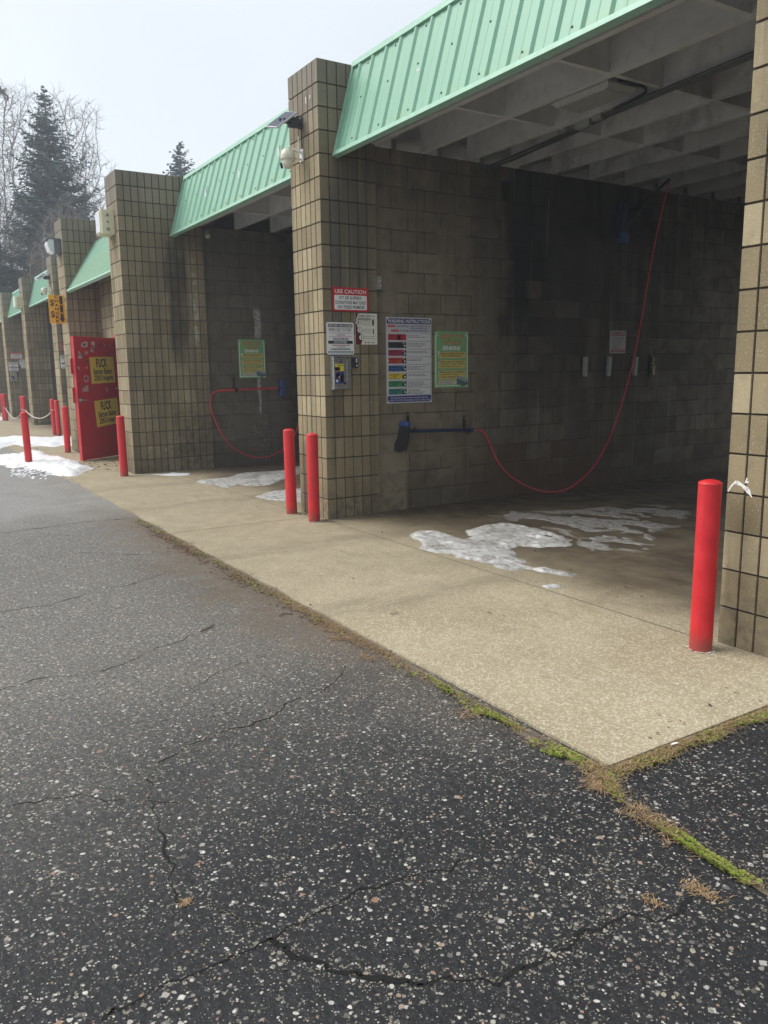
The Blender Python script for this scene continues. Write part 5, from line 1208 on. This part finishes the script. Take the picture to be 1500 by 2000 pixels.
def bare_tree(u, v, rx, rz, D, seed, label, group='bare trees beyond the car wash', n=620, step=.24, tip=.0115, forks=1):
    """leafless tree grown by space colonisation into an uneven ellipsoid crown centred on (u, v)"""
    from mathutils import kdtree
    cen = at(u, v, D); k_ = D / FPX; RX, RZ = rx * k_, rz * k_; rr = random.Random(seed)
    base = Vector((cen.x, cen.y, -.2)); t = thing('bare_tree', base, label, 'bare tree', group); o = tuple(base)
    A = []
    while len(A) < n:
        q = Vector((rr.uniform(-1, 1), rr.uniform(-1, 1), rr.uniform(-1, 1)))
        if q.length > 1: continue
        if q.length < .35 and rr.random() < .3: continue
        if q.length > .8 + .3 * mnoise.noise(q * 2.3 + Vector((seed, 0, 0))): continue
        A.append(cen + Vector((q.x * RX, q.y * RX, q.z * RZ)))
    N, par = [], []
    zlow = max(.6, cen.z - RZ * .62)
    for f in range(forks):
        p = base + Vector((rr.gauss(0, .15) * f, rr.gauss(0, .15) * f, 0)); N.append(p); par.append(-1); w = Vector((0, 0, 0))
        lean = Vector((rr.gauss(0, .12), rr.gauss(0, .12), 0)) * (1 if f else .3)
        while N[-1].z < zlow:
            w += Vector((rr.gauss(0, .02), rr.gauss(0, .02), 0)); par.append(len(N) - 1); N.append(N[-1] + (Vector((0, 0, 1)) + w + lean).normalized() * step)
    for it in range(90):
        kd = kdtree.KDTree(len(N))
        for i, p in enumerate(N): kd.insert(p, i)
        kd.balance(); acc = {}; keep = []
        for a in A:
            p, i, d = kd.find(a)
            if d < step * 1.15: continue
            keep.append(a)
            if d < RX * .75 + .5 or it < 12: acc[i] = acc.get(i, Vector()) + (a - p).normalized()
        A = keep
        if not acc or not A: break
        for i, d in acc.items():
            d = (d.normalized() + Vector((rr.gauss(0, .09), rr.gauss(0, .09), rr.gauss(.01, .09)))).normalized(); N.append(N[i] + d * step); par.append(i)
        if len(N) > 5200: break
    R2 = [0.] * len(N); kids = [[] for _ in N]
    for i, p in enumerate(par):
        if p >= 0: kids[p].append(i)
    for i in range(len(N) - 1, -1, -1):
        R2[i] = max(R2[i], tip ** 2.1)
        if par[i] >= 0: R2[par[i]] += R2[i] * .82
    rad = [x ** (1 / 2.1) for x in R2]; rmax = max(rad); ks = min(1, .2 / rmax)
    tr, cr = MB(), MB()
    for i in range(len(N)):
        if par[i] < 0 or (len(kids[par[i]]) > 0 and kids[par[i]][0] == i and par[par[i]] >= 0): continue
        ch = [par[i], i]
        while kids[ch[-1]]: ch.append(kids[ch[-1]][0])
        rs = [max(tip * .8, rad[q] * ks) for q in ch]; rs[0] = min(rs[0], rs[1] * 1.15)
        for m, lo in ((tr, True), (cr, False)):
            idx = [q for q in range(len(ch)) if (rs[q] > .05) == lo]
            if lo and idx: idx = idx + [idx[-1] + 1] if idx[-1] + 1 < len(ch) else idx
            if len(idx) > 1: m.tube([N[ch[q]] for q in idx], [rs[q] for q in idx], 6 if lo else 3, 0, rr.random(), False)
    for i in range(len(N)):                          # last fine twigs
        if rad[i] * ks > .022 or N[i].z < zlow: continue
        for k in range(rr.choice((1, 2, 3))):
            d = (N[i] - N[par[i]]).normalized() if par[i] >= 0 else Vector((0, 0, 1))
            d = (d + Vector((rr.gauss(0, .6), rr.gauss(0, .6), rr.gauss(.15, .5)))).normalized(); L = rr.uniform(.2, .6); m_ = N[i] + d * L * .5 + Vector((rr.gauss(0, .03), rr.gauss(0, .03), .02))
            cr.tube([N[i], m_, m_ + (d + Vector((rr.gauss(0, .3), rr.gauss(0, .3), .2))).normalized() * L * .5], [tip * .62, tip * .55, tip * .4], 3, 0, rr.random(), False)
    if not tr.f: tr.tube([base, N[1]], [.06, .05], 6)
    tr.build('trunk', M_BARK, t, o, True); cr.build('crown', M_TWIG, t, o)
spruce(85, 168, 44, 5.2, 3, 'tall blue-grey spruce rising behind the left end of the car wash', 'spruces behind the car wash')
spruce(350, 276, 46, 4.8, 5, 'small pointed spruce top seen above the block roofline', 'spruces behind the car wash', 1., .3)
spruce(-25, 430, 42, 3.2, 8, 'dark low spruce at the left picture edge', 'spruces behind the car wash', .85)
bare_tree(140, 330, 78, 140, 50, 12, 'bare spreading tree right of the tall spruce', n=1900)
bare_tree(12, 310, 84, 160, 52, 13, 'bare tall tree behind the tall spruce at left', n=1900)
bare_tree(-60, 420, 80, 150, 47, 17, 'bare tree reaching in from the left picture edge', n=1000)
for k, (u, v, rx, rz, D) in enumerate(((35, 520, 55, 90, 43), (130, 470, 55, 85, 41), (182, 450, 42, 85, 44), (95, 530, 50, 70, 40), (5, 500, 45, 90, 45), (70, 470, 60, 90, 46))):
    bare_tree(u, v, rx, rz, D, 40 + k, ['low bare brush just above the farthest pillar', 'low bare brush right of the spruce trunk', 'bare brush rising beside the floodlight pillar', 'thin bare brush above the changer sign', 'bare brush at the left edge below the spruce', 'bare brush hiding the spruce trunk'][k], 'bare brush beyond the car wash', n=760, step=.17, forks=4)

# ------------------------------------------------------------------ light, sky and air
SUN_EL, SUN_AZ = math.radians(48), math.radians(215)      # azimuth from +y, clockwise
w = bpy.data.worlds.new('World'); scene.world = w; w.use_nodes = True; nt = w.node_tree; bg = nt.nodes['Background']
sky = nt.nodes.new('ShaderNodeTexSky'); sky.sky_type = 'NISHITA'; sky.sun_disc = False; sky.sun_elevation = SUN_EL; sky.sun_rotation = SUN_AZ
sky.air_density = 1.0; sky.dust_density = 6.0; sky.ozone_density = 1.0
hs = nt.nodes.new('ShaderNodeHueSaturation'); hs.inputs['Saturation'].default_value = .32
mixn = nt.nodes.new('ShaderNodeMix'); mixn.data_type = 'RGBA'; mixn.inputs[0].default_value = .72; mixn.inputs[7].default_value = (4.95, 5.4, 5.8, 1)   # low even cloud over the sky
nt.links.new(sky.outputs[0], hs.inputs['Color']); nt.links.new(hs.outputs[0], mixn.inputs[6]); nt.links.new(mixn.outputs[2], bg.inputs['Color']); bg.inputs['Strength'].default_value = .114
tcs = nt.nodes.new('ShaderNodeTexCoord'); nzs = nt.nodes.new('ShaderNodeTexNoise'); nzs.inputs['Scale'].default_value = 2.2; nzs.inputs['Detail'].default_value = 4; rmp = nt.nodes.new('ShaderNodeMapRange'); rmp.inputs[1].default_value = .35; rmp.inputs[2].default_value = .65; rmp.inputs[3].default_value = .92; rmp.inputs[4].default_value = 1.03
vmul = nt.nodes.new('ShaderNodeVectorMath'); vmul.operation = 'SCALE'; nt.links.new(tcs.outputs['Generated'], nzs.inputs['Vector']); nt.links.new(nzs.outputs[0], rmp.inputs[0]); nt.links.new(mixn.outputs[2], vmul.inputs[0]); nt.links.new(rmp.outputs[0], vmul.inputs['Scale']); nt.links.new(vmul.outputs[0], bg.inputs['Color'])
sl = bpy.data.lights.new('sun', 'SUN'); sl.energy = 1.7; sl.angle = math.radians(40); sl.color = (1, .965, .91)
so = bpy.data.objects.new('sun', sl); COL.objects.link(so)
sd_ = Vector((math.sin(SUN_AZ) * math.cos(SUN_EL), math.cos(SUN_AZ) * math.cos(SUN_EL), math.sin(SUN_EL)))
so.rotation_euler = sd_.to_track_quat('Z', 'Y').to_euler()

HAZE = 0.0026
if HAZE:
    mb = MB(); mb.box(-200, 200, -200, 200, -1.1, 27); hz = mb.build('haze', []); hz.data.materials.clear()
    hm = bpy.data.materials.new('haze_air'); hm.use_nodes = True; t_ = hm.node_tree; t_.nodes.clear(); out = t_.nodes.new('ShaderNodeOutputMaterial'); pv = t_.nodes.new('ShaderNodeVolumePrincipled')
    pv.inputs['Color'].default_value = (.88, .93, 1, 1); pv.inputs['Density'].default_value = HAZE; pv.inputs['Anisotropy'].default_value = .2
    t_.links.new(pv.outputs[0], out.inputs['Volume']); hz.data.materials.append(hm); tag(hz, kind='stuff')

vs = scene.view_settings; scene.display_settings.display_device = 'sRGB'
vs.view_transform = 'Standard'; vs.look = 'None'; vs.exposure = .8; vs.gamma = 1; vs.use_curve_mapping = False
scene.cycles.max_bounces = 8; scene.cycles.diffuse_bounces = 5; scene.cycles.volume_bounces = 1; scene.cycles.volume_step_rate = 5
